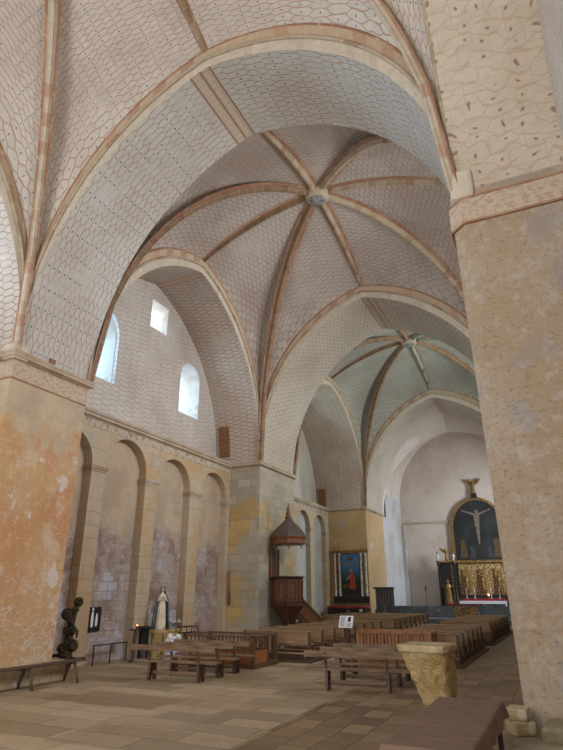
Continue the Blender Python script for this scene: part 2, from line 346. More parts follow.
# ------------------------------------------------------------------ mesh helpers
class MB:
    def __init__(self): self.v = []; self.f = []; self.uv = {}; self.smooth = set()
    def add(self, vs, fs, uvs=None, smooth=False):
        o = len(self.v); self.v += [tuple(p) for p in vs]
        for i, f in enumerate(fs):
            k = len(self.f); self.f.append(tuple(a+o for a in f))
            if uvs: self.uv[k] = [uvs[a] for a in f]
            if smooth: self.smooth.add(k)
        return self
    def box(self, x0, x1, y0, y1, z0, z1, M4=None):
        vs = [Vector((x, y, z)) for x in (x0, x1) for y in (y0, y1) for z in (z0, z1)]
        if M4: vs = [M4 @ v for v in vs]
        return self.add(vs, [(0, 1, 3, 2), (4, 6, 7, 5), (0, 4, 5, 1), (2, 3, 7, 6), (0, 2, 6, 4), (1, 5, 7, 3)])
    def prism(self, pts, lo, hi, axis='x', M4=None):
        """polygon pts in the plane across axis, extruded lo..hi"""
        n = len(pts)
        def P(a, p):
            return {'x': (a, p[0], p[1]), 'y': (p[0], a, p[1]), 'z': (p[0], p[1], a)}[axis]
        vs = [Vector(P(lo, p)) for p in pts]+[Vector(P(hi, p)) for p in pts]
        if M4: vs = [M4 @ v for v in vs]
        return self.add(vs, [tuple(range(n))[::-1], tuple(range(n, 2*n))]+[(i, (i+1) % n, n+(i+1) % n, n+i) for i in range(n)])
    def lathe(self, prof, c=(0, 0, 0), n=16, M4=None, sx=1, sy=1, rot=0):
        vs = []; fs = []
        for r, z in prof:
            for i in range(n):
                a = 2*PI*i/n+rot; vs.append(Vector((c[0]+r*math.cos(a)*sx, c[1]+r*math.sin(a)*sy, c[2]+z)))
        for j in range(len(prof)-1):
            for i in range(n):
                fs.append((j*n+i, j*n+(i+1) % n, (j+1)*n+(i+1) % n, (j+1)*n+i))
        fs.append(tuple(range(n))[::-1]); fs.append(tuple(range((len(prof)-1)*n, len(prof)*n)))
        if M4: vs = [M4 @ v for v in vs]
        return self.add(vs, fs, smooth=n > 9)
    def tube(self, pts, r, n=8, r1=None):
        pts = [Vector(p) for p in pts]; vs = []; fs = []
        for k, p in enumerate(pts):
            t = (pts[min(k+1, len(pts)-1)]-pts[max(k-1, 0)]).normalized()
            u = t.orthogonal().normalized() if k == 0 else (u-t*u.dot(t)).normalized()
            w_ = t.cross(u)
            rr = r if r1 is None else r+(r1-r)*k/(len(pts)-1)
            for i in range(n):
                a = 2*PI*i/n; vs.append(p+u*math.cos(a)*rr+w_*math.sin(a)*rr)
        for j in range(len(pts)-1):
            for i in range(n): fs.append((j*n+i, j*n+(i+1) % n, (j+1)*n+(i+1) % n, (j+1)*n+i))
        fs.append(tuple(range(n))[::-1]); fs.append(tuple(range((len(pts)-1)*n, len(pts)*n)))
        return self.add(vs, fs, smooth=True)
    def sphere(self, c, r, sx=1, sy=1, sz=1, n=12, m=8):
        prof = [(max(r*math.sin(PI*k/m), 1e-4), -r*math.cos(PI*k/m)*sz) for k in range(m+1)]
        return self.lathe(prof, c, n, sx=sx, sy=sy)
    def mesh(self, name):
        me = bpy.data.meshes.new(name); me.from_pydata(self.v, [], self.f); me.update()
        return me
    def build(self, name, mat, parent=None, bevel=0, sub=0):
        me = self.mesh(name)
        finish(me, self.uv)
        for k in self.smooth: me.polygons[k].use_smooth = True
        o = bpy.data.objects.new(name, me); COL.objects.link(o)
        if mat: me.materials.append(mat)
        if parent: o.parent = parent
        if bevel:
            b = o.modifiers.new('bevel', 'BEVEL'); b.width = bevel; b.segments = 2; b.limit_method = 'ANGLE'
        if sub:
            b = o.modifiers.new('sub', 'SUBSURF'); b.levels = sub; b.render_levels = sub
        return o
def finish(me, uvs=None):
    if not uvs:
        bm = bmesh.new(); bm.from_mesh(me); bmesh.ops.recalc_face_normals(bm, faces=bm.faces); bm.to_mesh(me); bm.free()
    ul = me.uv_layers.get('UVMap') or me.uv_layers.new(name='UVMap')
    for p in me.polygons:
        nr = p.normal; ax = max(range(3), key=lambda i: abs(nr[i]))
        for j, li in enumerate(p.loop_indices):
            if uvs and p.index in uvs: ul.data[li].uv = uvs[p.index][j]
            else:
                c = me.vertices[me.loops[li].vertex_index].co
                ul.data[li].uv = (c.y, c.z) if ax == 0 else (c.x, c.z) if ax == 1 else (c.x, c.y)
def cut(o, cutters):
    """cut openings (MB list) out of object o"""
    tmp = []
    for c in cutters:
        me = c.mesh('cutter'); finish(me); co = bpy.data.objects.new('cutter', me); COL.objects.link(co); tmp.append(co)
        m = o.modifiers.new('cut', 'BOOLEAN'); m.operation = 'DIFFERENCE'; m.object = co; m.solver = 'EXACT'
    dg = bpy.context.evaluated_depsgraph_get(); dg.update()
    me = bpy.data.meshes.new_from_object(o.evaluated_get(dg))
    o.modifiers.clear(); o.data = me
    for l in list(me.uv_layers): me.uv_layers.remove(l)
    finish(me)
    for c in tmp: bpy.data.objects.remove(c, do_unlink=True)
    return o
def struct(o): o['kind'] = 'structure'; return o
def tag(o, label, cat, group=None):
    o['label'] = label; o['category'] = cat
    if group: o['group'] = group
    return o
def thing(name, label, cat, loc=(0, 0, 0), rz=0, group=None):
    o = bpy.data.objects.new(name, None); COL.objects.link(o); o.empty_display_size = .1
    o.location = loc; o.rotation_euler = (0, 0, rz)
    return tag(o, label, cat, group)
def dup(root, loc, rz, label, group=None):
    r = root.copy(); COL.objects.link(r); r.location = loc; r.rotation_euler = (0, 0, rz); r['label'] = label
    if group: r['group'] = group
    for ch in root.children:
        c = ch.copy(); COL.objects.link(c); c.parent = r
        for g in ch.children:
            d = g.copy(); COL.objects.link(d); d.parent = c
    return r

# ------------------------------------------------------------------ plan of the church (metres, +y = east)
XL, XR = -11.0, -0.65           # nave-side faces of the piers
CX = -6.08                      # ridge line of the nave
P1 = (8.45, 10.87); P2 = (21.2, 24.7); P3 = (36.2, 40.3)
Y0 = -2.0; YW = -5.0
ZS = 7.2                        # springing
ZT, ZN = 14.0, 13.65            # apex of transverse / side arches
LR = 1.15
ZB = 15.8                       # keystones
WN = {1: -12.45, 2: -12.45, 3: -13.6}; WU = {1: -13.2, 2: -13.2, 3: -14.4}
WS = 1.08
def half(a, h, n):
    c = (h*h-a*a)/(2*a); R = a+c; th = math.acos(max(-1, min(1, c/R)))
    return [(-R*math.cos(th*i/n)+c, R*math.sin(th*i/n)) for i in range(n+1)]
def arc(a, h, n=40, lift=(0, 0)):
    """pointed arch: points (s, z) from -a to a, rise h; lift raises the springing of either half"""
    al = a if isinstance(a, tuple) else (a, a)
    l, r = [[(s, z+e) for s, z in half(q, h-e, n)] for q, e in zip(al, lift)]
    return l+[(-s, z) for s, z in r[-2::-1]]

# floor
struct(MB().box(-16, 3, -8, 53, -.3, 0).build('floor', M['floor']))

def ring_faces(mb, pin, pout, fix, axis):
    l = 0
    for i in range(len(pin)-1):
        q = [pin[i], pin[i+1], pout[i+1], pout[i]]; l0 = l; l += math.dist(pin[i], pin[i+1])
        vs = [(fix, p[0], p[1]) if axis == 'x' else (p[0], fix, p[1]) for p in q]
        mb.add(vs, [(0, 1, 2, 3)], [(0, l0), (0, l), (1, l), (1, l0)])
FULL = 1.1
def arch(name, axis, c, a, zs, rise, lo, hi, soffit, ringw=.56, faces=(True, True), parent=None, lift=(0, 0), ringm=None, mould=True):
    """thick pointed arch; axis = direction of thickness"""
    pin = arc(a, rise, lift=lift); L = [0]
    for i in range(1, len(pin)): L.append(L[-1]+math.dist(pin[i], pin[i-1]))
    mid = L[-1]/2
    mb = MB(); m = 6
    for i in range(len(pin)-1):
        for k in range(m):
            t0, t1 = lo+(hi-lo)*k/m, lo+(hi-lo)*(k+1)/m
            vs = []; us = []
            for (p, l, t) in ((pin[i], L[i], t0), (pin[i+1], L[i+1], t0), (pin[i+1], L[i+1], t1), (pin[i], L[i], t1)):
                s, z = c+p[0], zs+p[1]
                vs.append((t, s, z) if axis == 'x' else (s, t, z)); us.append((t, l-mid))
            mb.add(vs, [(0, 1, 2, 3)], us, True)
    o = struct(mb.build(name, soffit, parent))
    pi = [(c+s, zs+z) for s, z in [pin[0]]+pin+[pin[-1]]]
    pouts = arc(a, rise+ringw, lift=(lift[0]+FULL, lift[1]+FULL))
    al = a if isinstance(a, tuple) else (a, a)
    pouts = [(-al[0], lift[0])]+pouts+[(al[1], lift[1])]
    # match by angle fraction
    po = [(c+s, zs+z) for s, z in pouts]
    for j, (fl, fx) in enumerate(zip(faces, (lo, hi))):
        if fl:
            sg = -1 if j == 0 else 1
            ks = (0, 1) if not mould else (0, .5, .97)
            for i_, (k0, k1) in enumerate(zip(ks[:-1], ks[1:])):
                A_, B_ = [[(a1+(b1-a1)*k, a2+(b2-a2)*k) for (a1, a2), (b1, b2) in zip(pi, po)] for k in (k0, k1)]
                rb = MB(); ring_faces(rb, A_, B_, fx+sg*.04*i_, axis)
                rb.build('arch_ring', ringm or (M['ring'], M['rib_ring'])[i_], o)
            if not mould: continue
            # painted voussoir band with a roll moulding along the outer edge
            rm = MB()
            p3 = [((fx+sg*.03, s, z) if axis == 'x' else (s, fx+sg*.03, z)) for (s, z) in
                  [(a1+(b1-a1)*.5, a2+(b2-a2)*.5) for (a1, a2), (b1, b2) in zip(pi, po)]]
            rm.tube(p3, .05, 6); rm.build('roll_moulding', M['rib_light'], o)
            bm_ = MB()
            p3 = [((fx+sg*.01, s, z) if axis == 'x' else (s, fx+sg*.01, z)) for (s, z) in
                  [(a1+(b1-a1)*.98, a2+(b2-a2)*.98) for (a1, a2), (b1, b2) in zip(pi, po)]]
            bm_.tube(p3, .05, 6); bm_.build('painted_band', M['band'], o)
    return o
def sweep(pts, w, d, n_, prof=None, taper=True):
    """rib along pts (in a vertical plane with horizontal normal n_): hangs d below"""
    mb = MB(); n_ = Vector(n_).normalized(); vs = []; us = []
    pr = prof or [(-.5, .15), (-.5, -.35), (-.28, -.62), (-.2, -1), (.2, -1), (.28, -.62), (.5, -.35), (.5, .15)]
    k = len(pr); L = 0
    for i, p in enumerate(pts):
        t = (Vector(pts[min(i+1, len(pts)-1)])-Vector(pts[max(i-1, 0)])).normalized()
        up = n_.cross(t);
        if up.z < 0: up = -up
        if i: L += (Vector(p)-Vector(pts[i-1])).length
        tp = .6+.4*min(1, i/(len(pts)*.45)) if taper else 1
        for a_, b_ in pr: vs.append(Vector(p)+n_*a_*w*tp+up*b_*d*tp); us.append((a_, L))
    fs = [(i*k+j, i*k+j+1, (i+1)*k+j+1, (i+1)*k+j) for i in range(len(pts)-1) for j in range(k-1)]
    return mb.add(vs, fs, us)

def vault(x0, x1, y0, y1, zt, zn, zb, mat, ribm, dark=(), zs=ZS, lift={}, bw=.14):
    """octopartite domed vault over one bay"""
    cx, cy = CX, (y0+y1)/2
    ax, ay = (cx-x0, x1-cx), (y1-y0)/2
    RG = .56
    def D(t, e): return zs+e+(zb-zs-e)*math.sqrt(max(0, 1-(1-t)**2.1))
    N, T = 24, 22
    mb = MB()
    def side(org, du, a, inn, b, ztop, lf):
        # org = mid of side, du along, inn towards the centre
        al = a if isinstance(a, tuple) else (a, a)
        prof = [(-al[0], lf[0])]+arc(a, ztop-zs+RG, N//2, lift=(lf[0]+FULL, lf[1]+FULL))+[(al[1], lf[1])]
        # resample by parameter
        rows = []
        for it in range(T+1):
            t = it/T; t = 1-(1-t)**1.0
            top = ztop+RG+(zb-ztop-RG)*(1-(1-t)**2)
            row = []; 
            for (s, z) in prof:
                e = lf[0] if s < 0 else lf[1]; nrm = (z-e)/(ztop-zs+RG-e)
                zz = D(t, e)+(max(top, D(t, e))-D(t, e))*nrm
                p = Vector(org)+Vector(du)*(s*(1-t))+Vector(inn)*(b*t); row.append((p.x, p.y, zz))
            rows.append(row)
        mid = len(prof)//2; vs = []; us = []
        v = 0
        for it, row in enumerate(rows):
            if it: v += math.dist(row[mid], rows[it-1][mid])
            ls = [0]
            for i in range(1, len(row)): ls.append(ls[-1]+math.dist(row[i], row[i-1]))
            for i, p in enumerate(row): vs.append(p); us.append((ls[i]-ls[mid], v))
        w_ = len(prof)
        fs = [(it*w_+i, it*w_+i+1, (it+1)*w_+i+1, (it+1)*w_+i) for it in range(T) for i in range(w_-1)]
        mb.add(vs, fs, us, True)
        return [rows[it][mid] for it in range(T+1)], [rows[it][0] for it in range(T+1)], [rows[it][-1] for it in range(T+1)]
    R = {}
    g = lambda k: lift.get(k, 0)
    R['w'] = side((cx, y0), (1, 0), ax, (0, 1), ay, zt, (g('wn'), g('ws')))
    R['e'] = side((cx, y1), (-1, 0), ax[::-1], (0, -1), ay, zt, (g('es'), g('en')))
    R['n'] = side((x0, cy), (0, -1), ay, (1, 0), ax[0], zn, (g('en'), g('wn')))
    R['s'] = side((x1, cy), (0, 1), ay, (-1, 0), ax[1], zn, (g('ws'), g('es')))
    o = struct(mb.build('ceiling', mat))
    def rib(pts, key, wd=.22):
        d = Vector(pts[-1])-Vector(pts[0]); d.z = 0; nn = Vector((-d.y, d.x, 0)).normalized()
        sweep(pts, wd, .2, nn).build('rib', ribm[1] if key in dark else ribm[0], o)
        sweep(pts, wd+bw, .03, nn, [(-.5, .5), (-.5, -1), (.5, -1), (.5, .5)]).build('painted_band', M['band'], o)
    for k in 'wens': rib(R[k][0], k, .18)
    rib(R['w'][1], 'wn'); rib(R['w'][2], 'ws'); rib(R['e'][1], 'es'); rib(R['e'][2], 'en')
    MB().lathe([(.30, -.32), (.42, -.26), (.46, -.1), (.44, .05)], (cx, cy, zb), 20).build('keystone', M['rib_light'], o)
    MB().lathe([(.24, -.38), (.29, -.33), (.3, -.3)], (cx, cy, zb), 20).build('keystone_disc', M['marble_pale'], o)
    return o
vault(XL, XR, Y0, P1[0], ZT, ZN, ZB, M['vault1'], (M['rib_pale'], M['rib_light']), ('e',), lift={'es': LR, 'ws': LR})
vault(XL, XR, P1[1], P2[0], ZT, ZN, ZB, M['vault2'], (M['rib_light'], M['rib_dark']), ('n', 'en', 'wn'), lift={'ws': LR}, bw=.24)
vault(XL, XR, P2[1], P3[0], ZT, ZN, ZB, M['vault3'], (M['rib_dark'], M['rib_green']), ('ws', 's', 'e'))
aw = (CX-XL, XR-CX)
arch('ceiling_arch', 'y', CX, aw, ZS, ZT-ZS, P1[0], P1[1], M['soffit1'], lift=(0, LR))
arch('ceiling_arch', 'y', CX, aw, ZS, ZT-ZS, P2[0], P2[1], M['soffit2'])
arch('ceiling_arch', 'y', CX, aw, ZS, ZT-ZS, P3[0], P3[1], M['soffit2'], faces=(True, False))
def loft(name, m, A, B):
    """splayed arch surface between two profiles of (x, y, z)"""
    mb = MB(); q = [tuple(Vector(p).lerp(Vector(r_), k/4) for k in range(5)) for p, r_ in zip(A, B)]
    for i in range(len(q)-1):
        for k in range(4): mb.add([q[i][k], q[i+1][k], q[i+1][k+1], q[i][k+1]], [(0, 1, 2, 3)], None, True)
    return struct(mb.build(name, m))
pa = [(CX+x_, P3[1], ZS+z_) for x_, z_ in arc(aw, ZT-ZS)]; pb = [(CX+x_, P3[1]+1.3, ZS+z_) for x_, z_ in arc((aw[0]+.25, aw[1]+.25), 5.75)]
loft('ceiling_arch', M['wall_chancel'], pa, pb)
pc = [(-6.0+x_, P3[1]+1.3, 7.4+z_) for x_, z_ in arc(6.2, 8.0, lift=(2.0, 2.0))]
loft('ceiling_arch', M['wall_chancel'], pb, pc)
arch('ceiling_arch', 'y', CX, aw, ZS, ZT-ZS, YW, Y0, M['soffit1'], faces=(False, True), lift=(0, LR))
for b, (ya, yb) in {1: (Y0, P1[0]), 2: (P1[1], P2[0]), 3: (P2[1], P3[0])}.items():
    c, a = (ya+yb)/2, (yb-ya)/2
    arch('ceiling_side_arch', 'x', c, a, ZS, ZN-ZS, WU[b], XL, M['side_soffit'], faces=(False, True))
    arch('ceiling_side_arch', 'x', c, a, ZS, ZN-ZS, XR, WS, M['side_soffit_right'], faces=(True, False), lift=(LR, LR) if b == 1 else (LR if b == 2 else 0, 0))

# piers
def pier(x0, x1, y0, y1, z1, m, cham=None):
    if cham:
        pts = [(x0+cham, y0), (x1, y0), (x1, y1), (x0, y1), (x0, y0+cham)]
    else: pts = [(x0, y0), (x1, y0), (x1, y1), (x0, y1)]
    mb = MB().prism(pts, 0, z1, 'z')
    if cham:   # the pier leans out slightly towards its top
        mb.v = [(x+(.1 if z < .1 and x < 0 else 0), y, z) for x, y, z in mb.v]
    return struct(mb.build('wall_pier', m))
pl1 = pier(-13.3, XL, *P1, ZS, M['pier_left'])
pier(XR-.14, 2.2, *P1, 8.4, M['pier_right'], .2)
pier(-14.6, XL, *P2, ZS, M['pier_mid']); pier(XR, 2.2, *P2, ZS, M['pier_mid'])
pier(-15.6, XL, *P3, ZS, M['pier_far']); pier(XR, 2.2, *P3, ZS, M['pier_far'])
pier(-13.3, XL, YW, Y0, ZS, M['pier_left']); pier(XR, 2.2, YW, Y0, ZS, M['pier_left'])
# friezes and imposts
def frieze(x0, x1, y0, y1, z0, z1):
    e = .012
    f = struct(MB().box(x0-e, x1+e, y0-e, y1+e, z0, z1).build('trim_frieze', M['frieze']))
    g = MB(); e = .02
    for z in (z0, z1-.04): g.box(x0-e, x1+e, y0-e, y1+e, z, z+.04)
    g.build('painted_line', M['band'], f)
frieze(-13.3, XL, *P1, 6.62, 7.12)
e = .03
for z0, z1, mm in ((7.68, 8.16, M['frieze']), (7.66, 7.70, M['band']), (8.14, 8.18, M['band'])):
    e += .006
    pts = [(XR-.14+.2-e*.4, P1[0]-e), (2.2, P1[0]-e), (2.2, P1[1]+e), (XR-.14-e, P1[1]+e), (XR-.14-e, P1[0]+.2-e*.4)]
    struct(MB().prism(pts, z0, z1, 'z').build('trim_frieze', mm))
def impost(x0, x1, y0, y1, z, sidesx):
    mb = MB(); pr = [(0, 0), (.06, .03), (.12, .12), (.12, .2)]
    for (d0, h0), (d1, h1) in zip(pr[:-1], pr[1:]): mb.box(x0-(d1 if sidesx < 0 else 0), x1+(d1 if sidesx > 0 else 0), y0-d1, y1+d1, z+h0, z+h1)
    return struct(mb.build('trim_impost', M['cornice'], bevel=.015))
impost(-12.45, XL, *P1, 7.12, 1); impost(-12.45, XL, *P2, 7.0, 1); impost(-13.6, XL, *P3, 7.0, 1)
impost(XR, 2.2, *P2, 7.0, -1); impost(XR, 2.2, *P3, 7.0, -1)
# rough broken impost blocks on the near piers
struct(MB().box(XL-.35, XL+.1, P1[0]-.1, P1[0]+.35, 7.1, 7.5).build('trim_broken_impost', M['ring'], bevel=.06))
struct(MB().box(XR-.1, XR+.3, P1[0]-.1, P1[0]+.3, 8.15, 8.75).build('trim_broken_impost', M['ring'], bevel=.08))
# putlog hole block on the near left pier
struct(MB().box(XL-.1, XL+.015, 9.44, 9.66, 7.16, 7.5).build('trim_putlog_hole', M['nichewood']))

# ---------------- walls
def gothic_cut(y0, y1, z0, zs_, depth0, depth1, axis='x', splay=0, splaybot=0):
    """round-headed opening between depth0 (inner face) and depth1, shrinking outward by splay"""
    mb = MB(); n = 14; r0 = (y1-y0)/2; c = (y0+y1)/2; rings = []
    for d, s, sb in ((depth0, 0, 0), (depth1, splay, splaybot)):
        r = r0-s; pts = [(c-r, z0+sb), (c+r, z0+sb)]+[(c+r*math.cos(PI*i/n), zs_-s*.2+r*math.sin(PI*i/n)) for i in range(n+1)]
        rings.append([(d, p[0], p[1]) if axis == 'x' else (p[0], d, p[1]) for p in pts])
    k = len(rings[0])
    mb.add(rings[0]+rings[1], [tuple(range(k))[::-1], tuple(range(k, 2*k))]+[(i, (i+1) % k, k+(i+1) % k, k+i) for i in range(k)])
    return mb
WIN = []   # windows: (wall x, y0, y1, z0, zspring, sign)
def wall_bay(b, ya, yb, arches, wins, spring=5.5, lowmat='wall_low', pilmat='wall_pil', cap=True):
    W, U = WN[b], WU[b]
    cutters = [gothic_cut(a0, a1, -.1 if False else .0, zsp, W+.05, W-.3) for a0, a1, zsp in arches]
    for c_ in cutters: c_.v = [(x, y, (z if z > .01 else .0)) for x, y, z in c_.v]
    lo = struct(MB().box(W-1.6, W, ya-.3, yb+.3, 0, 7.0).build('wall_north', M[pilmat]))
    cut(lo, cutters)
    lo.data.materials.append(M[lowmat])
    for p in lo.data.polygons:
        if abs(p.normal.x) > .9 and p.center.x < W-.25 and p.center.x > W-.5: p.material_index = 1
    # ledge / cornice with painted frieze
    struct(MB().box(W, W+.012, ya, yb, 6.72, 6.96).build('trim_wall_frieze', M['frieze_grey']))
    mb = MB()
    for d, z0, z1 in ((.05, 6.96, 7.0), (.12, 7.0, 7.1), (.16, 7.1, 7.2)): mb.box(U, W+d, ya, yb, z0, z1)
    struct(mb.build('trim_cornice', M['cornice'], bevel=.01))
    # capitals of the blind arcade
    if cap:
        edges = [(arches[i][1], arches[i+1][0], min(arches[i][2], arches[i+1][2])) for i in range(len(arches)-1)]+[(arches[-1][1], min(arches[-1][1]+.25, yb), arches[-1][2])]
        for ya_, yb_, zc in edges:
            q = MB()
            for e, z0, z1 in ((.03, -.17, -.1), (.07, -.1, -.04), (.09, -.04, .02)): q.box(W-.29, W+e*.8, ya_-e, yb_+e, zc+z0, zc+z1)
            struct(q.build('trim_arcade_capital', M['cornice'], bevel=.01))
    up = struct(MB().box(U-1.3, U, ya-.3, yb+.3, 7.0, 15.95).build('wall_north', M['upper_wall']))
    cs = []
    for (a0, a1, z0, zsp, sp) in wins:
        cs.append(gothic_cut(a0, a1, z0, zsp, U+.05, U-1.4, splay=sp, splaybot=.35))
        WIN.append((U-1.05, a0+sp*.75, a1-sp*.75, z0+.25, zsp))
    if b == 2: cs.append(MB().box(U-1.4, U+.05, 15.85, 16.95, 11.75, 12.95)); WIN.append((U-1.2, 15.9, 16.9, 11.8, 12.4))
    if cs: cut(up, cs)
    up.data.materials.append(M['jamb'])
    for p in up.data.polygons:
        if U-1.2 < p.center.x < U-.05 and ya < p.center.y < yb and p.center.z < 14 and p.center.z > 7.6: p.material_index = 1
    return up
wall_bay(2, P1[1], P2[0], [(10.95, 12.9, 5.55), (13.5, 15.5, 5.7), (16.15, 18.2, 5.55), (18.9, 20.95, 5.55)],
         [(12.15, 14.1, 8.65, 10.4, .3), (18.1, 19.55, 8.85, 10.45, .25)])
wall_bay(3, P2[1], P3[0], [(25.6, 27.6, 5.6), (28.3, 30.3, 5.6), (31.0, 33.0, 5.6), (33.6, 35.6, 5.6)],
         [(29.6, 31.8, 8.6, 11.0, .3)], lowmat='wall_blue')
wall_bay(1, Y0, P1[0], [(-1.6, .4, 5.5), (1.1, 3.1, 5.5), (3.8, 5.8, 5.5), (6.2, 8.1, 5.5)], [(5.2, 7.4, 8.8, 10.6, .35)])
# window panes in the north wall
k = 0
for (x, a0, a1, z0, zsp) in WIN:
    k += 1; r = (a1-a0)/2; c = (a0+a1)/2
    pts = [(a0, z0), (a1, z0)]+[(c+r*math.cos(PI*i/10), zsp+r*math.sin(PI*i/10)) for i in range(11)]
    struct(MB().prism(pts, x-.01, x+.01, 'x').build('window_%d' % k, M['glass']))
# vertical break in the upper wall of the middle bay: the west half stands a little proud, with the high square loft hole
up = struct(MB().box(WU[2]-.02, WU[2]+.14, P1[1], 15.72, 7.2, 13.35).build('wall_north_west_half', M['upper_wall']))
cut(up, [gothic_cut(12.15, 14.1, 8.65, 10.4, WU[2]+.3, WU[2]-.1)])
# south walls (behind the piers on the right)
for b, (ya, yb), ws in ((1, (YW, P1[0]), [(1.0, 3.0, 8.6, 11.3)]), (2, (P1[1], P2[0]), [(13.5, 15.5, 8.6, 11.2), (17.5, 19.5, 8.6, 11.2)]), (3, (P2[1], P3[0]), [(28.8, 31.2, 8.4, 11.2)])):
    o = struct(MB().box(WS, WS+1.2, ya-.3, yb+.3, 0, 15.95).build('wall_south', M['upper_wall']))
    cs = [gothic_cut(a0, a1, z0, zs_, WS-.05, WS+1.3) for a0, a1, z0, zs_ in ws]
    if b == 1: cs.append(gothic_cut(-3.0, -.4, 0.01, 2.6, WS-.05, WS+1.3))
    cut(o, cs)
# west front with its great window
o = struct(MB().box(-15, 3.4, YW-1.0, YW, 0, 15.95).build('wall_west', M['upper_wall']))
cut(o, [gothic_cut(CX-3.4, CX+3.4, 1.6, 7.6, YW+.1, YW-1.1, axis='y')])
# niches with wooden boards above the imposts of the piers
for (x0, x1, y, yt, z0, z1) in ((-13.02, -12.5, P2[0], P2[0]-.24, 7.5, 8.85), (-14.2, -13.72, P3[0], P3[0]-.2, 7.25, 8.5)):
    o = struct(MB().prism([(y-.02, z0), (yt-.02, z1), (y+.2, z1), (y+.2, z0)], x0, x1).build('trim_niche', M['nichewood']))
    MB().prism([(y-.035, z0-.06), (y-.035, z0), (y+.2, z0), (y+.2, z0-.06)], x0-.05, x1+.05).build('niche_sill', M['cornice'], o)

# chancel
YB = 50.0; XC0, XC1 = -12.0, .2
struct(MB().box(XC0-1, XC0, P3[1]-.2, YB+1, 0, 15.95).build('wall_chancel_north', M['wall_blue']))
o = struct(MB().box(XC1, XC1+1, P3[1]-.2, YB+1, 0, 15.95).build('wall_chancel_south', M['wall_chancel']))
cut(o, [gothic_cut(43.6, 46.4, 5.5, 9.2, XC1-.1, XC1+1.1)])
struct(MB().box(XC0-1, XC1+1, YB, YB+1, 0, 15.95).build('wall_east', M['wall_chancel']))
struct(MB().box(XC0, XC1, YB-.08, YB, 7.42, 7.6).build('trim_string_course', M['cornice']))
struct(MB().box(XC0, XC0+.3, YB-.4, YB, 0, 7.4).build('trim_lit_corner_strip', M['wall_blue']))  # added pale strip standing in for the daylight falling on this corner
arch('ceiling_chancel', 'y', (XC0+XC1)/2, (XC1-XC0)/2, 9.4, 6.0, P3[1]+1.3, YB, M['wall_chancel'], faces=(False, False))
struct(MB().box(XC0-1, XC1+1, 41.5, YB, 0, .3).build('floor_chancel', M['marble']))
struct(MB().box(XC0, XC1, 44.0, 44.25, 0.3, 1.05).build('wall_chancel_rail', M['marble']))
# slot window of the chancel
struct(MB().box(XC0, XC0+.02, 44.0, 44.9, 7.5, 9.2).build('window_9', M['blackwood']))
# roof above everything, so daylight comes in by the windows only
struct(MB().box(-17, 4, YW-1, YB+1.2, 15.9, 16.1).build('ceiling_roof', M['wall_chancel']))

# plinths
struct(MB().box(-12.45, -10.84, 6.5, 11.2, 0, .46).build('trim_plinth', M['plinth'], bevel=.05))
struct(MB().prism([(-.86, 6.9), (1.0, 6.7), (1.0, 8.5), (-.83, 8.5)], 0, .34, 'z').build('trim_footing', M['mossy'], bevel=.06))
struct(MB().prism([(-.5, 7.9), (1.0, 7.8), (1.0, 8.5), (-.45, 8.5)], .3, .5, 'z').build('trim_footing', M['mossy'], bevel=.05))
#OBJECTS#

# ================================================================== OBJECTS
# ---------------- open-backed benches
def bench_parts(t, L, leg_at, H=.42, top=.76, dep=.32):
    MB().box(-L/2, L/2, -dep/2, dep/2, H-.04, H).build('seat', M['bench'], t, bevel=.006)
    b = MB().box(-L/2, L/2, -dep/2-.1, -dep/2-.075, top-.12, top)
    b.build('backrest', M['bench'], t, bevel=.006)
    for x in leg_at:
        MB().prism([(-dep/2+.02, H-.04), (dep/2-.02, H-.04), (dep/2+.01, 0), (dep/2-.08, 0), (.06, .12), (-.06, .12), (-dep/2+.06, 0), (-dep/2-.03, 0)], x-.03, x+.03).build('leg', M['leg'], t)
        MB().prism([(-dep/2+.03, H-.1), (-dep/2+.07, H-.1), (-dep/2-.07, top-.02), (-dep/2-.11, top-.02)], x-.025, x+.025).build('back_post', M['leg'], t)
    MB().box(leg_at[0], leg_at[-1], -.02, .02, .13, .19).build('stretcher', M['bench'], t)
spots = [(-8.55, 12.35, 6, 2.2, 'open-backed oak bench nearest the viewer in the left group of three'),
         (-8.6, 13.3, 5, 2.2, 'open-backed oak bench, middle one of the left group of three'),
         (-8.6, 14.12, 5, 2.1, 'open-backed oak bench at the back of the left group, against the balustraded pew'),
         (-4.22, 12.72, 9, 2.35, 'open-backed oak bench nearest the viewer beside the carved capital'),
         (-4.25, 13.72, 6, 2.3, 'open-backed oak bench behind the nearest one beside the carved capital'),
         (-4.3, 14.72, 4, 2.2, 'open-backed oak bench right in front of the slatted chestnut pew box')]
b0 = None
for x, y, rz, L, lab in spots:
    g = 'open-backed benches at the rear of the nave'
    if b0 is None:
        b0 = thing('open_bench', lab, 'bench', (x, y, 0), math.radians(rz), g); bench_parts(b0, L, (-.64, .64))
    else: dup(b0, (x, y, 0), math.radians(rz), lab, g)

# ---------------- rustic bench at the near left pier
t = thing('rustic_bench', 'long rustic plank bench on splayed legs in front of the near left pier', 'bench', (-10.62, 9.1, 0), PI/2)
MB().box(-2.6, 2.35, -.14, .14, .42, .46).build('seat', M['leg'], t, bevel=.008)
for x in (-2.0, .75, 2.05):
    for s in (-1, 1):
        MB().tube([(x, .06*s, .43), (x+.0+.02*s, .24*s, 0)], .035, 6).build('leg', M['leg'], t)
    MB().tube([(x, 0, .38), (x-.3, 0, .41)], .02, 5).build('brace', M['leg'], t)

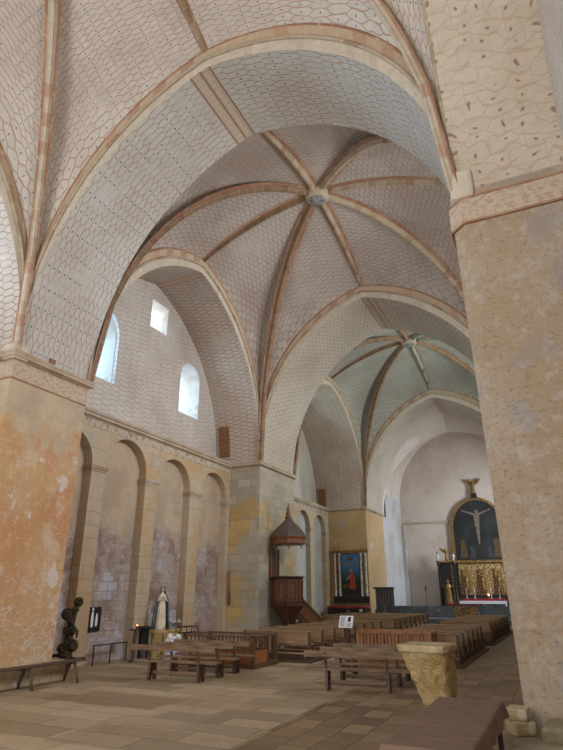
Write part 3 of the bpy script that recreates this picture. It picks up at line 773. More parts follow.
# ---------------- church pews
def pew_parts(t, L, seat=True):
    """pew facing +y; back panel seen from behind"""
    MB().box(-L/2+.04, L/2-.04, -.03, 0.0, .42, .74).box(-L/2+.04, L/2-.04, -.04, 0, .56, .572).build('backrest', M['pew'], t)
    MB().box(-L/2, L/2, -.08, .03, .74, .77).build('top_rail', M['pew'], t, bevel=.008)
    MB().box(-L/2+.03, L/2-.03, 0, .34, .37, .40).build('seat', M['pew'], t)
    MB().box(-L/2+.03, L/2-.03, -.34, -.2, .16, .19).build('kneeler', M['pew'], t)
    for s in (-1, 1):
        x = s*(L/2-.03)
        MB().box(x-.03, x+.03, -.05, .02, 0, .75).build('end_post', M['leg'], t)
        MB().box(x-.03, x+.03, .26, .32, 0, .38).build('leg', M['leg'], t)
        MB().box(x-.025, x+.025, -.32, -.27, 0, .18).box(x-.025, x+.025, -.3, 0, .1, .16).build('kneeler_leg', M['leg'], t)
def ordinal(k): return ['first', 'second', 'third', 'fourth', 'fifth', 'sixth', 'seventh', 'eighth', 'ninth', 'tenth', 'eleventh', 'twelfth', 'thirteenth', 'fourteenth', 'fifteenth', 'sixteenth', 'seventeenth'][k]
def pew_row(rows, where, group, plat):
    protos = {}
    for k, (xa, xb, y) in enumerate(rows):
        L = round(xb-xa, 2); lab = 'oak church pew, %s row away from the viewer in the %s' % (ordinal(k), where)
        if L in protos: dup(protos[L], ((xa+xb)/2, y, plat), 0, lab, group)
        else:
            t = thing('church_pew', lab, 'pew', ((xa+xb)/2, y, plat), 0, group); pew_parts(t, L); protos[L] = t
PL = .07
rr = [(-4.95, -2.9, 17.75+1.02*i) for i in range(6)]+[(-4.95, -2.9, 25.75+1.0*i) for i in range(9)]
pew_row(rr, 'right pew block', 'pews of the right block', PL)
ll = [(-9.4, -7.15, 17.2+1.1*i) for i in range(7)]+[(-9.4, -7.15, 25.0)]+[(-11.9, -7.15, 27.2+1.02*i) for i in range(8)]
pew_row(ll, 'left pew block', 'pews of the left block', PL)
struct(MB().box(-5.1, -2.8, 17.35, 23.5, 0, PL).build('floor_platform', M['leg']))
struct(MB().box(-5.1, -2.8, 25.3, 34.7, 0, PL).build('floor_platform', M['leg']))
struct(MB().box(-9.5, -7.0, 16.8, 25.6, 0, PL).build('floor_platform', M['leg']))
struct(MB().box(-12.2, -7.0, 26.7, 34.8, 0, PL).build('floor_platform', M['leg']))

# ---------------- balustraded pew (left) and slatted pew box (centre)
t = thing('balustraded_pew', 'dark oak box pew with turned balusters and low panelled base behind the left benches', 'pew', (0, 0, 0))
t.location = (-9.05, 15.75, 0)
def L_(x, y): return x+8.8, y-15.75
X0, X1, Ya, Yb = -1.15, 1.15, -.75, .65
MB().box(X0-.06, X1+.06, Ya-.06, Yb+.06, 0, .12).build('base', M['oakdark'], t, bevel=.01)
for (a, b, c, d) in ((X0, X1, Ya, Ya+.03), (X1-.03, X1, Ya, Yb-.5), (X0, X0+.03, Ya, Yb)):
    MB().box(a, b, c, d, .12, .42).build('panel', M['redwood'], t)
for (a, b, c, d) in ((X0, X1, Ya-.02, Ya+.06), (X0, X1, Yb-.06, Yb), (X1-.06, X1+.02, Ya, Yb), (X0-.02, X0+.06, Ya, Yb)):
    MB().box(a, b, c, d, .75, .81).build('top_rail', M['oakdark'], t, bevel=.008)
MB().box(X0, X1, Ya-.01, Ya+.05, .42, .47).build('middle_rail', M['oakdark'], t)
for x in (X0+.03, X1-.03):
    for y in (Ya+.03, Yb-.03): MB().box(x-.05, x+.05, y-.05, y+.05, .1, .81).build('corner_post', M['oakdark'], t)
MB().box(X1-.08, X1, Yb-.55, Yb-.45, .1, .8).build('corner_post', M['oakdark'], t)
bal = [(.02, .47), (.02, .52), (.032, .58), (.018, .63), (.018, .7), (.026, .73), (.02, .76)]
for i in range(17): MB().lathe(bal, (X0+.13+(X1-X0-.26)*i/16, Ya+.02, 0), 8).build('baluster', M['oakdark'], t)
for i in range(17): MB().lathe(bal, (X0+.13+(X1-X0-.26)*i/16, Yb-.03, 0), 8).build('baluster', M['oakdark'], t)
for i in range(4): MB().lathe(bal, (X1-.03, Ya+.2+.18*i, 0), 8).build('baluster', M['oakdark'], t)
MB().box(X0+.1, X1-.15, Yb-.5, Yb-.12, .4, .44).build('seat', M['redwood'], t)

t = thing('slatted_pew_box', 'reddish varnished chestnut pew box with upright slats behind the centre benches', 'pew', (-4.3, 16.35, 0))
X0, X1, Ya, Yb = -.98, .98, -.35, .45
for (a, b, c, d) in ((X0-.03, X1+.03, Ya-.03, Ya+.05), (X0-.03, X1+.03, Yb-.05, Yb+.03), (X0-.03, X0+.05, Ya, Yb), (X1-.05, X1+.03, Ya, Yb)):
    MB().box(a, b, c, d, .9, .97).build('top_rail', M['redwood'], t, bevel=.008)
for (a, b, c, d) in ((X0, X1, Ya, Ya+.04), (X0, X1, Yb-.04, Yb), (X0, X0+.04, Ya, Yb), (X1-.04, X1, Ya, Yb)):
    MB().box(a, b, c, d, 0, .3).build('panel', M['redwood'], t)
for x in (X0+.03, X1-.03):
    for y in (Ya+.03, Yb-.03): MB().box(x-.045, x+.045, y-.045, y+.045, 0, .92).build('corner_post', M['redwood'], t)
for i in range(19):
    x = X0+.12+(X1-X0-.24)*i/18; MB().box(x-.03, x+.03, Ya+.005, Ya+.035, .3, .9).build('slat', M['redwood'], t)
for i in range(6):
    y = Ya+.12+(Yb-Ya-.24)*i/5; MB().box(X1-.03, X1, y-.03, y+.03, .3, .9).build('slat', M['redwood'], t)
for i in range(12):
    x = X0+.12+(X1-X0-.24)*i/11; MB().box(x-.03, x+.03, Yb-.035, Yb-.005, .3, .9).build('slat', M['redwood'], t)
MB().box(X0+.05, X1-.05, .05, .4, .42, .46).build('seat', M['redwood'], t)

# ---------------- information panel
t = thing('information_panel', 'tilted white printed sheet on a dark wooden lectern stand by the slatted pew box', 'sign', (-5.5, 15.8, 0), math.radians(-6))
MB().box(-.07, .07, -.05, .05, 0.05, 1.02).build('post', M['darkwood'], t)
MB().box(-.2, .2, -.17, .17, 0, .05).build('foot', M['darkwood'], t)
R_ = Matrix.Translation((0, -.02, 1.18)) @ Matrix.Rotation(math.radians(64), 4, 'X')
MB().box(-.22, .22, -.18, .18, -.015, 0, R_).build('board', M['darkwood'], t)
p = MB().box(-.205, .205, -.165, .165, 0, .006, R_).build('sheet', M['white'], t)
q = MB()
for i in range(11): q.box(-.17, -.02-(i % 3)*.02, .12-.024*i, .128-.024*i, .006, .008, R_)
q.box(.05, .13, 0, .13, .006, .008, R_)
for i in range(5): q.box(.03, .16, -.05-.02*i, -.043-.02*i, .006, .008, R_)
q.build('printing', M['black'], p)

# ---------------- carved capital on its drum
t = thing('carved_stone_capital', 'large tapering carved limestone capital standing upright beside the covered table', 'capital', (-1.99, 9.3, 0), math.radians(-6))
MB().lathe([(.2, 0), (.2, .05), (.16, .08), (.16, .36), (.19, .4)], (.12, .04, 0), 16).build('drum', M['block'], t)
def sqring(r, z, n=40, pw=4.5, jit=.0):
    out = []
    for i in range(n):
        a = 2*PI*i/n+PI/4*0; c, s_ = math.cos(a), math.sin(a)
        k = r/((abs(c)**pw+abs(s_)**pw)**(1/pw)); k *= 1+random.uniform(-jit, jit); out.append((c*k, s_*k, z))
    return out
RC = .34
rings = [(.2, .4, 2.2), (.24, .42, 2.4), (.235, .46, 2.4)]+[(.235+.105*(i/16)**1.1, .46+.64*i/16, 2.6+3*i/16) for i in range(1, 17)]
vs, fs = [], []; n = 72
for j, (r_, z, pw) in enumerate(rings):
    for i, (x, y, zz) in enumerate(sqring(r_, z, n, pw)):
        a = 2*PI*i/n
        d = 0 if j < 3 else .016*math.sin(a*8+math.sin(z*11)*2.4)*math.cos(z*19+math.cos(a*4)*2)
        k = 1+d/max(r_, .1); vs.append((x*k+(RC-r_), y*k+(RC-r_)*.4, zz))
for j in range(len(rings)-1):
    for i in range(n): fs.append((j*n+i, j*n+(i+1) % n, (j+1)*n+(i+1) % n, (j+1)*n+i))
fs += [tuple(range(n))[::-1], tuple(range((len(rings)-1)*n, len(rings)*n))]
MB().add(vs, fs, smooth=True).build('bell', M['carved'], t)
random.seed(3)
q = MB(); top = [sqring(RC, 1.09, 40, 7), sqring(RC+.03, 1.12, 40, 7, .015), sqring(RC+.035, 1.18, 40, 7, .02), sqring(RC+.02, 1.2, 40, 7)]
vs = sum(top, []); fs = [(j*40+i, j*40+(i+1) % 40, (j+1)*40+(i+1) % 40, (j+1)*40+i) for j in range(3) for i in range(40)]+[tuple(range(40))[::-1], tuple(range(120, 160))]
q.add(vs, fs).build('abacus', M['block'], t)

# ---------------- covered table in front
t = thing('covered_table', 'long table under a brown cloth at the bottom right, dark legs showing', 'table', (-1.16, 6.3, 0), math.radians(0))
for x in (-.3, .28):
    for y in (-1.15, 1.1): MB().prism([(x-.025, y-.025), (x+.025, y-.025), (x+.025, y+.025), (x-.025, y+.025)], 0, .76, 'z').build('leg', M['blackwood'], t)
MB().box(-.33, .33, -1.2, 1.15, .74, .775).build('tabletop', M['blackwood'], t)
N1, N2 = 40, 90
def cloth(x0, x1, y0, y1, z, drop, m):
    """tablecloth: flat top, rounded edge, rippled skirt"""
    vs, fs = [], []; per = []
    def edge(k, n, a, b): return [(a[0]+(b[0]-a[0])*i/n, a[1]+(b[1]-a[1])*i/n) for i in range(n)]
    c = [(x0, y0), (x1, y0), (x1, y1), (x0, y1)]
    for k in range(4): per += edge(k, 28 if k % 2 == 0 else 60, c[k], c[(k+1) % 4])
    n = len(per); cx_, cy_ = (x0+x1)/2, (y0+y1)/2
    lev = [(0, -.03, 0), (0, 0, 0), (.012, 0, -.008), (.018, 0, -.03)]+[(.02+.02*j/6, 0, -.03-(drop-.03)*j/6) for j in range(1, 7)]
    for j, (o_, ins, dz) in enumerate(lev):
        for i, (x, y) in enumerate(per):
            nx = -1 if abs(x-x0) < 1e-6 else 1 if abs(x-x1) < 1e-6 else 0; ny = -1 if abs(y-y0) < 1e-6 else 1 if abs(y-y1) < 1e-6 else 0
            fold = (max(0, j-3)/6)*.018*math.sin(i*.55+math.sin(i*.13)*3)
            vs.append((x+nx*(o_+ins+fold), y+ny*(o_+ins+fold), z+dz+(.003*math.sin(i*.4) if j > 7 else 0)))
    for j in range(len(lev)-1):
        for i in range(n): fs.append((j*n+i, j*n+(i+1) % n, (j+1)*n+(i+1) % n, (j+1)*n+i))
    fs.append(tuple(range(n)))
    o = MB().add(vs, fs).build('tablecloth', m); return o
c_ = cloth(-.35, .33, -1.22, 1.2, .785, .15, M['tablecloth']); c_.location = (-1.16, 6.3, 0)
tag(c_, 'brown cloth hanging over the long table at the bottom right', 'tablecloth')
for p in c_.data.polygons: p.use_smooth = len(p.vertices) == 4

# ---------------- loose blocks at the foot of the right pier
def block(name, loc, sz, rz, label, mt='block', tilt=0):
    q = MB().box(-sz[0]/2, sz[0]/2, -sz[1]/2, sz[1]/2, 0, sz[2], Matrix.Rotation(tilt, 4, 'Y'))
    o = q.build(name, M[mt], None, bevel=.015); o.location = loc; o.rotation_euler = (0, 0, rz)
    return tag(o, label, 'stone')
block('stone_block', (-.73, 8.26, .34), (.24, .3, .15), .5, 'broken yellowish stone block on the mossy footing of the right pier')
block('stone_block', (-.74, 8.27, .49), (.24, .28, .13), -.1, 'pale cut stone block lying on top of another by the right pier')

# ---------------- things along the north arcade
# gnarled trunk sculpture
t = thing('gnarled_wooden_sculpture', 'dark gnarled twisted wooden sculpture standing behind the near left pier', 'sculpture', (-12.05, 12.4, 0), .4)
pts = [(0, 0, 0), (.03, 0, .3), (-.04, .02, .6), (.03, 0, .9), (.0, .02, 1.2), (.1, 0, 1.5), (.17, 0, 1.72)]
MB().tube(pts, .15, 9, .07).build('trunk', M['bark'], t, sub=1)
q = MB()
for (x, y, z, r_) in ((.16, 0, 1.68, .13), (-.1, -.02, 1.38, .17), (.1, -.05, .95, .1), (-.06, 0, .98, .12), (.12, 0, .62, .17), (-.14, 0, .55, .14), (-.02, 0, .38, .18), (.05, -.08, 1.2, .11), (.1, 0, 1.5, .1)):
    q.sphere((x, y, z), r_, 1, .9, .85+.2*random.random(), 9, 6)
q.build('knot', M['bark'], t, sub=0)
for (a, b, c) in (((.0, 0, .4), (-.35, .02, .38), (-.5, 0, .3)), ((0, 0, .35), (.25, 0, .3), (.5, 0, .34)), ((.05, 0, 1.1), (.22, 0, .95), (.2, 0, .8))):
    MB().tube([a, b, c], .06, 6, .02).build('branch', M['bark'], t)

# framed dark opening picture
t = thing('framed_picture', 'small black framed picture with pale upright figures on the arcade wall', 'picture', (-12.74, 13.98, .86))
MB().box(0, .05, -.28, .28, 0, .66).build('frame', M['black'], t)
q = MB()
q.lathe([(.001, 0), (.05, .03), (.06, .25), (.04, .4), (.001, .46)], (.055, -.08, .1), 8, sx=.15)
q.lathe([(.001, 0), (.045, .03), (.05, .2), (.035, .33), (.001, .38)], (.055, .1, .12), 8, sx=.15)
q.sphere((.055, -.08, .6), .04, .2, 1, 1.2, 8, 6); q.build('pale_figures', M['white'], t)

# candle stand
t = thing('votive_candle_stand', 'thin iron candle stand with a small round tray by the arcade wall', 'candle stand', (-12.0, 15.05, 0))
MB().lathe([(.16, 0), (.16, .02), (.02, .04), (.012, .1), (.012, .82), (.03, .84)], (0, 0, 0), 12).build('stem', M['iron'], t)
MB().lathe([(.02, .84), (.18, .85), (.19, .88), (.17, .87), (.02, .86)], (0, 0, 0), 16).build('tray', M['iron'], t)
t = thing('iron_barrier', 'low thin iron rail standing along the foot of the arcade wall', 'railing', (-12.32, 14.4, 0))
MB().box(-.012, .012, -.75, .75, .5, .53).build('rail', M['iron'], t)
for y in (-.7, 0, .7): MB().box(-.012, .012, y-.012, y+.012, 0, .5).build('upright', M['iron'], t)
t = thing('votive_candle', 'small glowing red votive candle on the iron stand', 'candle', (-11.98, 15.1, .872))
MB().lathe([(.03, 0), (.035, .02), (.035, .09), (.03, .1)], (0, 0, 0), 12).build('glass', M['red'], t)
MB().sphere((0, 0, .115), .022, 1, 1, 1.4, 8, 6).build('flame', M['flame'], t)
# black bin
t = thing('black_bin', 'tall black cylindrical bin beside the yellow statue pedestal', 'bin', (-12.1, 15.62, 0))
MB().lathe([(.17, 0), (.17, .02), (.16, .03), (.16, .86), (.17, .87)], (0, 0, 0), 20).build('body', M['black'], t)
MB().lathe([(.18, .86), (.2, .87), (.2, .92), (.15, .94), (.14, .9), (.02, .9)], (0, 0, 0), 20).build('lid', M['iron'], t)

# pedestal and statue
t = thing('statue_pedestal', 'pale yellow stone pedestal under the robed statue', 'pedestal', (-12.0, 16.32, 0))
MB().box(-.26, .26, -.26, .26, 0, .1).build('base', M['yellowstone'], t, bevel=.01)
MB().box(-.21, .21, -.21, .21, .1, .7).build('shaft', M['yellowstone'], t)
MB().box(-.27, .27, -.27, .27, .7, .8).build('cornice', M['yellowstone'], t, bevel=.02)
o = MB().box(-.14, .14, -.4, .4, 0, .72).build('flower_bench', M['yellowstone'], None, bevel=.015); o.location = (-11.54, 16.5, 0)
tag(o, 'low pale yellow stone block carrying the flower pots beside the statue', 'block')
t = thing('robed_woman_statue', 'painted statue of a veiled woman in cream robe and grey blue cloak, hands joined', 'statue', (-12.0, 16.3, .8), math.radians(-42))
q = MB(); vs, fs = [], []; n = 28
prof = [(.17, 0), (.185, .03), (.17, .2), (.15, .42), (.14, .62), (.125, .75), (.105, .82), (.125, .92), (.13, 1.0), (.1, 1.06), (.045, 1.09), (.04, 1.13)]
for j, (r_, z) in enumerate(prof):
    for i in range(n):
        a = 2*PI*i/n; f = 1+(.09*(1-z/1.0) if z < 1 else 0)*math.sin(a*9+z*2)
        vs.append((r_*math.cos(a)*f*.8, r_*math.sin(a)*f, z))
fs = [(j*n+i, j*n+(i+1) % n, (j+1)*n+(i+1) % n, (j+1)*n+i) for j in range(len(prof)-1) for i in range(n)]+[tuple(range(n))[::-1]]
q.add(vs, fs, smooth=True)
q.build('robe', M['robe'], t)
h = MB().sphere((.0, 0, 1.2), .068, .95, .85, 1.25, 16, 12)
h.sphere((.066, 0, 1.195), .012, 1, .8, 1.6, 6, 5); h.sphere((.06, .0, 1.165), .012, .6, 1.6, .5, 6, 4)
h.sphere((.058, .026, 1.215), .01, .5, 1.3, .6, 6, 4); h.sphere((.058, -.026, 1.215), .01, .5, 1.3, .6, 6, 4)
h.tube([(0, 0, 1.08), (0, 0, 1.15)], .035, 8)
h.build('head', M['skin'], t)
# veil and cloak: open shell round the back
q = MB(); vs, fs = [], []; n = 22
prof = [(.3, .02), (.27, .3), (.235, .6), (.21, .85), (.18, 1.02), (.115, 1.1), (.09, 1.18), (.088, 1.24), (.07, 1.29), (.03, 1.315)]
for j, (r_, z) in enumerate(prof):
    for i in range(n+1):
        a = math.radians(55)+math.radians(250)*i/n; f = 1+(.08 if z < 1 else .0)*math.sin(i*1.6)
        vs.append((r_*math.cos(a)*f*.8, r_*math.sin(a)*f, z))
fs = [(j*(n+1)+i, j*(n+1)+i+1, (j+1)*(n+1)+i+1, (j+1)*(n+1)+i) for j in range(len(prof)-1) for i in range(n)]
o = q.add(vs, fs, smooth=True).build('cloak', M['cloak'], t); sd = o.modifiers.new('thick', 'SOLIDIFY'); sd.thickness = .015
for s in (-1, 1):
    MB().tube([(0, .13*s, 1.0), (.06, .16*s, .86), (.14, .03*s, .93)], .045, 8, .025).build('sleeve', M['robe'], t)
    q = MB().sphere((.155, .014*s, .955), .022, 1, .6, 1.1, 8, 6)
    for k in range(4): q.tube([(.15+.01*k, .012*s, .965), (.165+.009*k, .009*s, 1.0), (.172+.007*k, .006*s, 1.03-.004*abs(k-1.5))], .006, 5, .004)
    q.tube([(.14, .02*s, .96), (.135, .012*s, 1.0)], .007, 5, .005)
    q.build('hand', M['skin'], t)
# flowers
for k, (x, y, z, lab) in enumerate(((-11.54, 16.33, .72, 'potted pale pink flowers with green leaves at the statue foot'), (-11.54, 16.66, .72, 'potted flowers with green leaves at the right of the statue foot'))):
    t = thing('potted_flowers', lab, 'flowers', (x, y, z), 0, 'flower pots at the statue')
    MB().lathe([(.06, 0), (.08, .1), (.085, .11), (.07, .11)], (0, 0, 0), 12).build('pot', M['yellowstone'], t)
    q = MB(); random.seed(k)
    for i in range(46):
        a = random.uniform(0, 2*PI); r_ = random.uniform(.02, .1); z0 = random.uniform(.1, .3)
        c = Vector((r_*math.cos(a), r_*math.sin(a), z0)); d = Vector((math.cos(a), math.sin(a), random.uniform(-.2, .8)))*.07; sd_ = Vector((-math.sin(a), math.cos(a), 0))*.025
        q.add([c, c+d*.5+sd_, c+d, c+d*.5-sd_], [(0, 1, 2, 3)])
    q.build('leaves', M['green'], t)
    q = MB()
    for i in range(11):
        a = random.uniform(0, 2*PI); r_ = random.uniform(.0, .11); q.sphere((r_*math.cos(a), r_*math.sin(a), random.uniform(.27, .38)), .026, 1, 1, .7, 7, 5)
    q.build('blossoms', M['petal'], t)
# cloth-covered stand with blue and white draping
t = thing('draped_stand', 'small stand under bunched white and pale blue cloth beside the yellow pedestal', 'stand', (-11.1, 15.85, 0))
q = MB(); vs, fs = [], []; n = 36
for j, (k, z) in enumerate(((.32, 0), (.31, .15), (.29, .3), (.28, .42), (.25, .45), (.02, .46))):
    for i in range(n):
        a = 2*PI*i/n; f = 1+.06*math.sin(a*11)*(1-j/5); vs.append((k*math.cos(a)*f*.8, k*math.sin(a)*f, z))
fs = [(j*n+i, j*n+(i+1) % n, (j+1)*n+(i+1) % n, (j+1)*n+i) for j in range(5) for i in range(n)]+[tuple(range(n))[::-1], tuple(range(5*n, 6*n))]
q.add(vs, fs, smooth=True).build('skirt', M['bluecloth'], t)
q = MB(); random.seed(5)
for i in range(9): q.sphere((random.uniform(-.15, .15), random.uniform(-.22, .22), random.uniform(.48, .66)), random.uniform(.05, .085), 1, 1, 1.3, 8, 6)
q.build('bunched_cloth', M['white'], t)
# black votive rack
t = thing('votive_rack', 'black iron votive candle rack with tiered empty trays before the arcade', 'candle rack', (-11.1, 16.62, 0), math.radians(0))
for z, y0, y1, d in ((.72, -.38, .38, .3), (.9, -.34, .34, .2)):
    q = MB()
    for x in (-d/2, d/2): q.box(x-.01, x+.01, y0, y1, z, z+.025)
    for k in range(8): yy = y0+(y1-y0)*k/7; q.box(-d/2, d/2, yy-.008, yy+.008, z, z+.02)
    q.build('tray', M['black'], t)
for x in (-.14, .14):
    for y in (-.34, .34): MB().tube([(x*1.3, y, 0), (x, y, .74), (x*.7, y*.95, .92)], .014, 6).build('leg', M['black'], t)
# pole leaning at the second pier
o = MB().tube([(-12.3, 21.16, 1.45), (-12.33, 21.16, 2.75)], .05, 8).build('wall_rail', M['nichewood'])
tag(o, 'short upright wooden rail fixed to the face of the second left pier', 'rail')

# ---------------- pulpit on the second left pier
px, py = -10.3, 22.45
t = thing('pulpit', 'dark walnut octagonal pulpit on the second left pier with a staircase', 'pulpit', (px, py, 0))
def octo(mb, prof, rot=PI/8): return mb.lathe([(r_*.9, z) for r_, z in prof], (0, 0, 0), 8, rot=rot)
z0, z1 = 1.36, 2.55
octo(MB(), [(.66, z0), (.74, z0+.04), (.76, z0+.1), (.7, z0+.14)]).build('base_moulding', M['darkwood'], t)
octo(MB(), [(.68, z0+.14), (.68, z1-.1), (.6, z1-.1), (.6, z0+.2), (.01, z0+.2)]).build('body', M['darkwood'], t)
octo(MB(), [(.7, z1-.1), (.77, z1-.04), (.77, z1), (.6, z1), (.6, z1-.08)]).build('handrail', M['darkwood'], t)
for k in range(8):
    a = k*PI/4; R_ = Matrix.Rotation(a, 4, 'Z')
    q = MB(); f0 = .615*math.cos(PI/8)
    q.box(f0, f0+.035, -.2, -.14, z0+.22, z1-.16, R_).box(f0, f0+.035, .14, .2, z0+.22, z1-.16, R_).box(f0, f0+.035, -.2, .2, z0+.22, z0+.28, R_).box(f0, f0+.035, -.2, .2, z1-.22, z1-.16, R_)
    q.box(f0, f0+.02, -.09, .09, z0+.34, z1-.28, R_).build('carved_panel', M['pulpitwood'], t)
for k in range(8):
    a = k*PI/4+PI/8; R_ = Matrix.Rotation(a, 4, 'Z')
    MB().lathe([(.035, z0+.14), (.045, z0+.2), (.03, z0+.3), (.035, z1-.3), (.05, z1-.14)], (.61*math.cos(a), .61*math.sin(a), 0), 8).build('corner_column', M['darkwood'], t)
octo(MB(), [(.68, z0), (.5, z0-.2), (.3, z0-.5), (.2, z0-.62), (.2, .62)][::-1]).build('corbel', M['darkwood'], t)
octo(MB(), [(.26, .02), (.26, .1), (.16, .16), (.16, .55), (.24, .64)]).build('pillar', M['darkwood'], t)
for s in (-1, 1):
    MB().prism([(s*.66, z0), (s*.56, z0), (s*.1, .5), (s*.16, .45)], .1, .2, 'x').build('strut', M['darkwood'], t)
# back board on the pier
MB().box(-.7, -.63, -.35, .5, z1-.1, 3.66).build('back_board', M['darkwood'], t)
for y in (-.3, .08, .45): MB().box(-.65, -.6, y-.04, y+.04, z1-.05, 3.66).build('back_pilaster', M['pulpitwood'], t)
# stairs
q = MB()
for k in range(7): q.box(-.7, 0.0, .6+.42*k, 1.1+.42*k, 1.2-.17*k, 1.24-.17*k)
q.build('stair_treads', M['darkwood'], t)
for x in (-.7, .02):
    MB().prism([(.5, 1.36), (.5, 1.1), (3.3, 0.0), (3.7, 0), (3.7, .15)], x-.03, x+.03).build('stair_string', M['darkwood'], t)
    MB().prism([(.5, 2.1), (.5, 1.98), (3.45, .8), (3.5, .9)], x-.03, x+.03).build('stair_rail', M['darkwood'], t)
    for yy, zz in ((3.5, .98),): MB().lathe([(.06, 0), (.06, .7), (.04, .74), (.07, .8), (.07, .88), (.01, .96)], (x, yy, 0), 10).build('newel_post', M['darkwood'], t)
q = MB()
q.prism([(.6, 1.4), (.6, 2.0), (3.4, .82), (3.4, .18)], -.0, .02).build('stair_panel', M['pulpitwood'], t)
# sounding board above
def octoc(mb, prof): return octo(mb, [(r_*.92, z) for r_, z in prof])
t = thing('pulpit_canopy', 'domed octagonal sounding board with spire hanging over the pulpit', 'canopy', (px+.05, py, 3.8))
octoc(MB(), [(.8, 0), (.86, .04), (.86, .2), (.9, .26), (.92, .32), (.8, .33)]).build('cornice', M['pulpitwood'], t)
octoc(MB(), [(.01, .1), (.8, .05)]).build('soffit', M['darkwood'], t)
octoc(MB(), [(.9, .3), (.86, .4), (.72, .58), (.52, .76), (.34, .9), (.2, 1.02), (.13, 1.12), (.02, 1.13)]).build('dome', M['slate'], t)
MB().lathe([(.13, 1.08), (.17, 1.12), (.12, 1.17), (.1, 1.22), (.12, 1.3), (.07, 1.36), (.06, 1.46), (.08, 1.5), (.04, 1.56), (.02, 1.68), (.003, 1.74)], (0, 0, 0), 10).build('spire', M['pulpitwood'], t)
for k in range(8):
    a = k*PI/4+PI/8
    MB().lathe([(.03, 0), (.04, -.05), (.02, -.1), (.03, -.14), (.004, -.18)][::-1], (.75*math.cos(a), .75*math.sin(a), .06), 8).build('pendant', M['pulpitwood'], t)

# ---------------- side altar at the third left pier
def figure(mb, x, z, h, w, y, M4=None, arms=None):
    """small painted figure in low relief, facing -y"""
    def P(pts): mb.prism(pts, y-.006, y, 'y')
    P([(x-w*.5, z), (x+w*.5, z), (x+w*.42, z+h*.45), (x+w*.36, z+h*.78), (x+w*.12, z+h*.84), (x-w*.12, z+h*.84), (x-w*.36, z+h*.78), (x-w*.3, z+h*.4)])
def disc(mb, x, z, r_, y, sx=1): mb.prism([(x+r_*sx*math.cos(2*PI*i/14), z+r_*math.sin(2*PI*i/14)) for i in range(14)], y-.006, y, 'y')
fy = P3[0]
t = thing('side_altarpiece', 'tall side altarpiece with silvered columns round a dark blue painting', 'altarpiece', (-12.15, fy, 0))
MB().box(-1.15, 1.15, -.18, 0, 1.35, 1.72).build('predella', M['blackwood'], t)
MB().box(-1.05, 1.05, -.12, 0, 1.72, 4.42).build('back_panel', M['darkwood'], t)
MB().box(-1.2, 1.2, -.24, 0, 4.3, 4.42).box(-1.24, 1.24, -.28, 0, 4.42, 4.47).build('entablature', M['gold'], t, bevel=.01)
for x in (-1.02, -.72, .72, 1.02):
    MB().lathe([(.09, 1.72), (.09, 1.8), (.06, 1.84), (.065, 2.6), (.055, 4.1), (.08, 4.2), (.09, 4.3)], (x, -.16, 0), 14).build('column', M['silver'], t)
for x in (-.87, .87): MB().box(x-.07, x+.07, -.14, -.1, 1.8, 4.25).build('gilt_strip', M['gold'], t)
for x in (-1.1, -.75, .75, 1.1): MB().lathe([(.04, 4.47), (.05, 4.5), (.02, 4.54), (.05, 4.62), (.03, 4.68), (.005, 4.76)], (x, -.14, 0), 10).build('finial', M['gold'], t)
n = NT('painted_sky'); z_ = n.noise(n.obj, 1.7, 4); n.color(n.mix(n.step(n.math('ADD', n.sep(n.obj)[2], z_), 2.9, 4.4), (28, 36, 34), (60, 108, 150))); n.b.inputs['Roughness'].default_value = .5; M['p_sky'] = n.m
M['p_red'] = mat_plain('painted_red_mantle', (184, 66, 34), .5, 0, .3); M['p_skin'] = mat_plain('painted_flesh', (176, 138, 104), .5, 0, .2); M['p_dark'] = mat_plain('painted_dark_landscape', (34, 36, 28), .5, 0, .4); M['p_ochre'] = mat_plain('painted_ochre', (96, 74, 46), .5, 0, .3)
pt = MB().box(-.6, .6, -.13, -.115, 1.76, 4.26).build('painting', M['p_sky'], t)
q = MB(); q.prism([(-.58, 1.8), (.58, 1.8), (.58, 2.75), (.2, 2.6), (-.2, 2.7), (-.58, 2.6)], -.137, -.131, 'y'); q.build('painted_ground', M['p_dark'], pt)
q = MB(); figure(q, .08, 2.15, 1.15, .42, -.138); q.build('painted_mantle', M['p_red'], pt)
q = MB(); disc(q, .02, 3.24, .1, -.146); q.prism([(-.3, 2.7), (-.25, 2.65), (.0, 2.9), (-.02, 2.98)], -.15, -.144, 'y'); q.build('painted_face', M['p_skin'], pt)
for x, z, r_, k_, nm in ((-.35, 2.3, .13, 1.5, 'painted_lamb'), (0, 3.95, .12, 1.8, 'painted_cloud')):
    q = MB(); disc(q, x, z, r_, -.146, k_); q.build(nm, M['p_ochre'], pt)
MB().box(-.64, .64, -.15, -.1, 3.6, 3.66).build('painting_rail', M['gold'], t)
t = thing('side_altar_table', 'black altar table with a red cloth edge below the side altarpiece', 'altar', (-12.15, fy-.7, .1))
MB().box(-1.15, 1.15, -.4, .38, 0, .95).build('body', M['blackwood'], t)
MB().box(-1.25, 1.25, -.46, .4, .95, 1.05).build('red_cloth', M['red'], t)
MB().box(.8, 1.0, -.47, -.46, .78, .9).build('white_card', M['white'], t)
